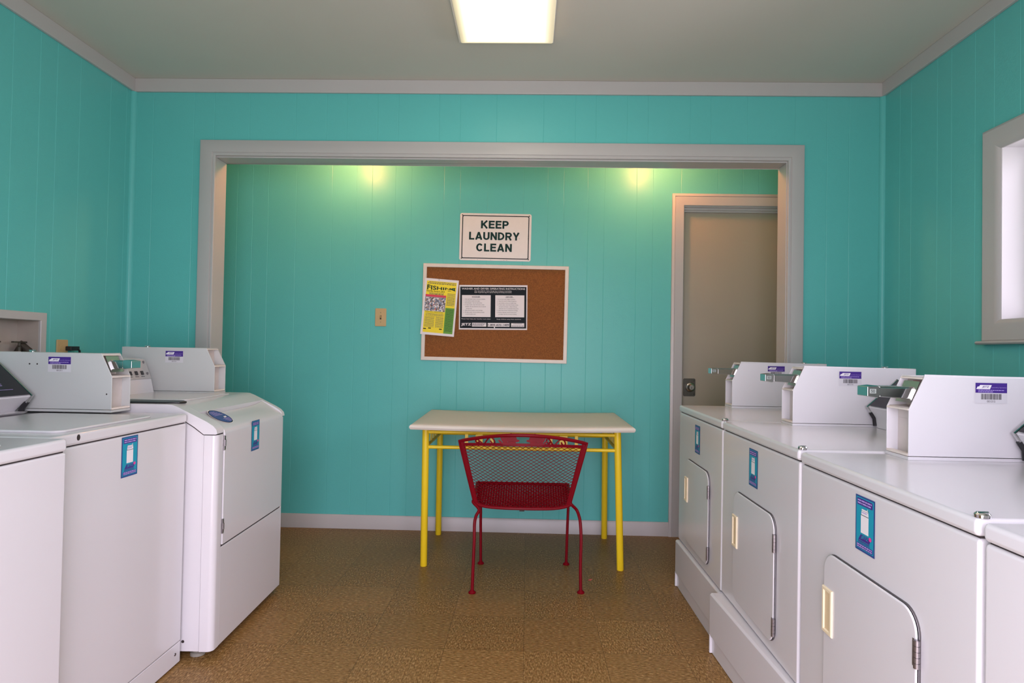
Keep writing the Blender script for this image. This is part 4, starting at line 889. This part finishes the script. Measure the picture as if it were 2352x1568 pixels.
legs = {'fl': ((-0.535, 3.355), (-0.533, 3.354)), 'fr': ((0.481, 3.360), (0.507, 3.365)), 'bl': ((-0.536, 3.925), (-0.537, 3.930)), 'br': ((0.486, 3.930), (0.491, 3.935))}
for k, (t_, b_) in legs.items():
    mb = MB(); mb.tube([(b_[0]-ox, b_[1]-oy, 0.0), (b_[0]-ox, b_[1]-oy, 0.003), (t_[0]-ox, t_[1]-oy, 0.738)], [0.0165, 0.0185, 0.0185], 20); mb.build('leg', M['yellow'], r)
def rail(a, b, z, rad=0.0095, name='rail'):
    A, B = legs[a], legs[b]; f = 1-z/0.738
    p = Vector(A[0]).lerp(Vector(A[1]), f); q = Vector(B[0]).lerp(Vector(B[1]), f)
    mb = MB(); mb.tube([(p.x-ox, p.y-oy, z), (q.x-ox, q.y-oy, z)], rad, 12); return mb.build(name, M['yellow'], r)
for a, b in (('fl', 'fr'), ('bl', 'br'), ('fl', 'bl'), ('fr', 'br')):
    rail(a, b, 0.7095 if a+b != 'flfr' else 0.7092); rail(a, b, 0.629)
for x0, x1 in ((-0.326, -0.3086), (-0.2691, -0.2309), (-0.1915, -0.173), (0.1205, 0.1389), (0.1758, 0.2186), (0.2563, 0.2741)):
    for yy in (3.358, 3.927):
        mb = MB(); mb.box(x0-ox, x1-ox, yy-0.004-oy, yy+0.004-oy, 0.626, 0.7095); mb.build('slat', M['slat_yellow'], r, bevel=0.0015)
for xx in (-0.5355, 0.490):
    for yy in (3.54, 3.575, 3.64, 3.67, 3.735, 3.77):
        mb = MB(); mb.box(xx-0.003-ox, xx+0.003-ox, yy-0.006-oy, yy+0.006-oy, 0.629, 0.7095); mb.build('slat', M['slat_yellow'], r)

# ------------------------------------------------------------------ red wrought iron chair
cxx, cyy = -0.0155, 3.20
r = thing('chair', 'red wrought iron mesh chair pushed under yellow table', 'chair', (cxx, cyy, 0))
def smooth_path(pts, n=5):
    pts = [Vector(p) for p in pts]; out = []
    for i in range(len(pts)-1):
        p0, p1, p2, p3 = pts[max(0, i-1)], pts[i], pts[i+1], pts[min(len(pts)-1, i+2)]
        for k in range(n):
            t = k/n; out.append(0.5*((2*p1)+(p2-p0)*t+(2*p0-5*p1+4*p2-p3)*t*t+(3*p1-p0-3*p2+p3)*t*t*t))
    return out+[pts[-1]]
def back_pt(u, v, lift=0.0):
    """u across (-1..1), v up (0 seat .. 1 top rail); bowed towards the viewer in the middle"""
    hw = 0.232+(0.305-0.232)*v
    y = 3.080-0.040*v-(0.028+0.068*v)*(1-u*u)
    zb_ = 0.386+0.026*u**6; z = zb_+(0.708-zb_)*v + 0.046*(1-u*u)*v
    return Vector((u*hw, y-cyy, z+lift))
def mid_z(u): return back_pt(u, 0.945 - 0.072*(1-u*u))
seg = [i/24*2-1 for i in range(25)]
mb = MB(); pts = [back_pt(-1, v) for v in [k/12 for k in range(13)]]+[back_pt(u, 1) for u in seg[1:-1]]+[back_pt(1, v) for v in [1-k/12 for k in range(13)]]
mb.tube(pts, 0.0085, 8); fr = mb.build('back_frame', M['red'], r)
# flat bands: the two sides and the lower edge of the scroll panel
mb = MB()
def band(path, wvec, th=0.004, m=0):
    n = len(path); vs = []
    for p, wv in zip(path, wvec): vs += [p-wv+Vector((0, -th/2, 0)), p+wv+Vector((0, -th/2, 0)), p+wv+Vector((0, th/2, 0)), p-wv+Vector((0, th/2, 0))]
    fs = [(i*4+j, i*4+(j+1) % 4, i*4+4+(j+1) % 4, i*4+4+j) for i in range(n-1) for j in range(4)]+[(0, 1, 2, 3), tuple((n-1)*4+k for k in (3, 2, 1, 0))]
    mb.add(vs, fs)
for s_ in (-1, 1):
    band([back_pt(s_*0.957, v) for v in [k/10 for k in range(11)]], [Vector((0.0085, 0, 0))]*11)
band([mid_z(u) for u in seg], [Vector((0, 0, 0.007))]*25)
mb.build('back_band', M['red'], r)
# diamond mesh of the back
def lattice(mb, P, nu, nv, rad, k=3):
    """diagonal strands over the patch P(a,b), a,b in 0..1"""
    for sgn in (1, -1):
        for c in range(-nv, nu+nv+1):
            line = []
            for t in range(nv*k+1):
                b = t/(nv*k); a = (c+sgn*b*nv)/nu if sgn > 0 else (c-b*nv)/nu
                if -1e-6 <= a <= 1+1e-6: line.append(P(min(1, max(0, a)), b))
            if len(line) > 1: mb.tube(line, rad, 4)
def back_patch(a, b):
    u = (2*a-1)*0.95; top = 0.945-0.072*(1-u*u); return back_pt(u, 0.02+(top-0.02)*b)
mb = MB(); lattice(mb, back_patch, 20, 19, 0.00125); mb.build('back_mesh', M['red'], r, smooth=60, fix=False)
# scrolls and leaf plates between the two upper rails
def panel_pt(u, f):
    a, b = mid_z(u), back_pt(u, 1.0); return a.lerp(b, f)
for s_ in (-1, 1):
    path = []
    for (du, f) in ((-0.185, 0.42), (-0.165, 0.30), (-0.19, 0.22), (-0.225, 0.40), (-0.235, 0.62), (-0.205, 0.80), (-0.175, 0.66), (-0.13, 0.30), (-0.095, 0.10), (-0.06, 0.16), (-0.02, 0.48), (0.02, 0.78), (0.06, 0.90), (0.10, 0.80), (0.135, 0.48), (0.140, 0.22), (0.11, 0.10), (0.08, 0.22), (0.055, 0.48)):
        path.append(panel_pt(s_*0.555+du*0.80, f))
    fine = []
    for i in range(len(path)-1):
        p0, p1, p2, p3 = path[max(0, i-1)], path[i], path[i+1], path[min(len(path)-1, i+2)]
        for t in (0, 0.33, 0.66):
            fine.append(0.5*((2*p1)+(p2-p0)*t+(2*p0-5*p1+4*p2-p3)*t*t+(3*p1-p0-3*p2+p3)*t*t*t))
    mb = MB(); mb.tube(fine+[path[-1]], 0.0036, 8); mb.build('scroll', M['red'], r)
def leaf_plate(s_):
    mb = MB(); c = panel_pt(s_*0.200, 0.40)
    ell = [(0.000, 0.012, 0.016, 0.020, 0), (-0.021, 0.008, 0.012, 0.016, 0.3), (0.018, 0.009, 0.013, 0.014, -0.5), (0.030, 0.001, 0.014, 0.006, 0.1), (-0.035, 0.005, 0.006, 0.018, 0.55), (-0.046, -0.004, 0.0045, 0.013, 0.8), (0.004, 0.026, 0.010, 0.010, 0), (-0.010, -0.012, 0.030, 0.007, 0), (0.010, -0.010, 0.018, 0.008, 0), (0.012, 0.022, 0.007, 0.012, -0.6)]
    for k, (ex, ez, rx, rz_, an) in enumerate(ell):
        poly = []
        for i in range(14):
            a = 2*PI*i/14; x, z = rx*math.cos(a), rz_*math.sin(a); poly.append((-s_*(ex+x*math.cos(an)-z*math.sin(an)), ez+x*math.sin(an)+z*math.cos(an)))
        mb.prism(poly, -0.0018-0.0004*k, 0.0018+0.0003*k, lambda x, z, y: (c.x+x, c.y+y, c.z+z))
    mb.build('leaf_plate', M['red'], r, smooth=30)
leaf_plate(-1); leaf_plate(1)
# seat
def seat_pt(a, b):
    u = 2*a-1; hw = 0.236+0.012*b; y = 3.080-0.026*(1-u*u)*(1-b)**2+0.385*b
    return Vector((u*hw, y-cyy, 0.388+0.018*u**6*(1-b)+0.034*b-0.010*math.sin(PI*a)*math.sin(PI*b)))
mb = MB(); per = [seat_pt(a/16, 0) for a in range(17)]+[seat_pt(1, b/8) for b in range(1, 9)]+[seat_pt(1-a/16, 1) for a in range(1, 17)]+[seat_pt(0, 1-b/8) for b in range(1, 8)]
mb.tube(per, 0.0085, 8, closed=True); mb.build('seat_frame', M['red'], r)
mb = MB(); lattice(mb, lambda a, b: seat_pt(0.02+0.96*a, 0.02+0.96*b), 18, 24, 0.0019, 2); mb.build('seat_mesh', M['red'], r, smooth=60, fix=False)
mb = MB(); q = seat_pt(0.5, 0); mb.box(q.x-0.012, q.x+0.012, q.y-0.006, q.y+0.008, q.z-0.0125, q.z-0.003); mb.build('clip', M['seam'], r)
# legs with disc feet
fx = [(-0.244, 2.996), (0.271, 3.032), (-0.234, 3.412), (0.226, 3.432)]
for k, (x, y) in enumerate(fx):
    s_ = -1 if x < 0 else 1; fx_, fy_ = x-cxx, y-cyy
    if k < 2:
        top = back_pt(s_*1.0, 0.0)
        pts = [(fx_, fy_, 0.008), (fx_-0.002*s_, fy_+0.010, 0.12), (fx_-0.002*s_+0.002, fy_+0.022, 0.24), (fx_-0.003*s_, fy_+0.036, 0.315), (fx_-0.009*s_, fy_+0.050, 0.350), (fx_-0.021*s_, fy_+0.064, 0.378), (top.x+0.006*s_, top.y-0.002, top.z-0.004), (top.x-0.002*s_, top.y+0.012, top.z+0.008)]
    else:
        top = seat_pt(0 if s_ < 0 else 1, 0.93)
        pts = [(fx_, fy_, 0.008), (fx_+0.004*s_, fy_+0.004, 0.2), (fx_+0.007*s_, fy_+0.006, 0.33), (top.x-0.004*s_, top.y-0.004, 0.385), (top.x, top.y, top.z)]
    mb = MB(); mb.tube(smooth_path(pts), 0.0075, 10); lg = mb.build('leg', M['red'], r)
    mb = MB(); mb.lathe([(0.0175, 0.0), (0.0185, 0.004), (0.0165, 0.008), (0.010, 0.012), (0.008, 0.016)], (fx_, fy_, 0), 'z', 16); mb.build('foot_disc', M['red'], lg)

mb = MB(); mb.add([(-0.011, -0.004, 0.0006), (0.004, -0.008, 0.0006), (0.012, 0.003, 0.005), (-0.003, 0.009, 0.0012), (-0.011, -0.004, 0.0016), (0.004, -0.008, 0.0016), (0.012, 0.003, 0.006), (-0.003, 0.009, 0.0022)],
                  [(0, 3, 2, 1), (4, 5, 6, 7), (0, 1, 5, 4), (1, 2, 6, 5), (2, 3, 7, 6), (3, 0, 4, 7)])
o = mb.build('litter_scrap', mat('pink_scrap', (0.55, 0.12, 0.10), 0.6)); o.location = (0.332, 3.206, 0.0); tag(o, 'tiny pink scrap lying on the floor beside the red chair', 'litter')
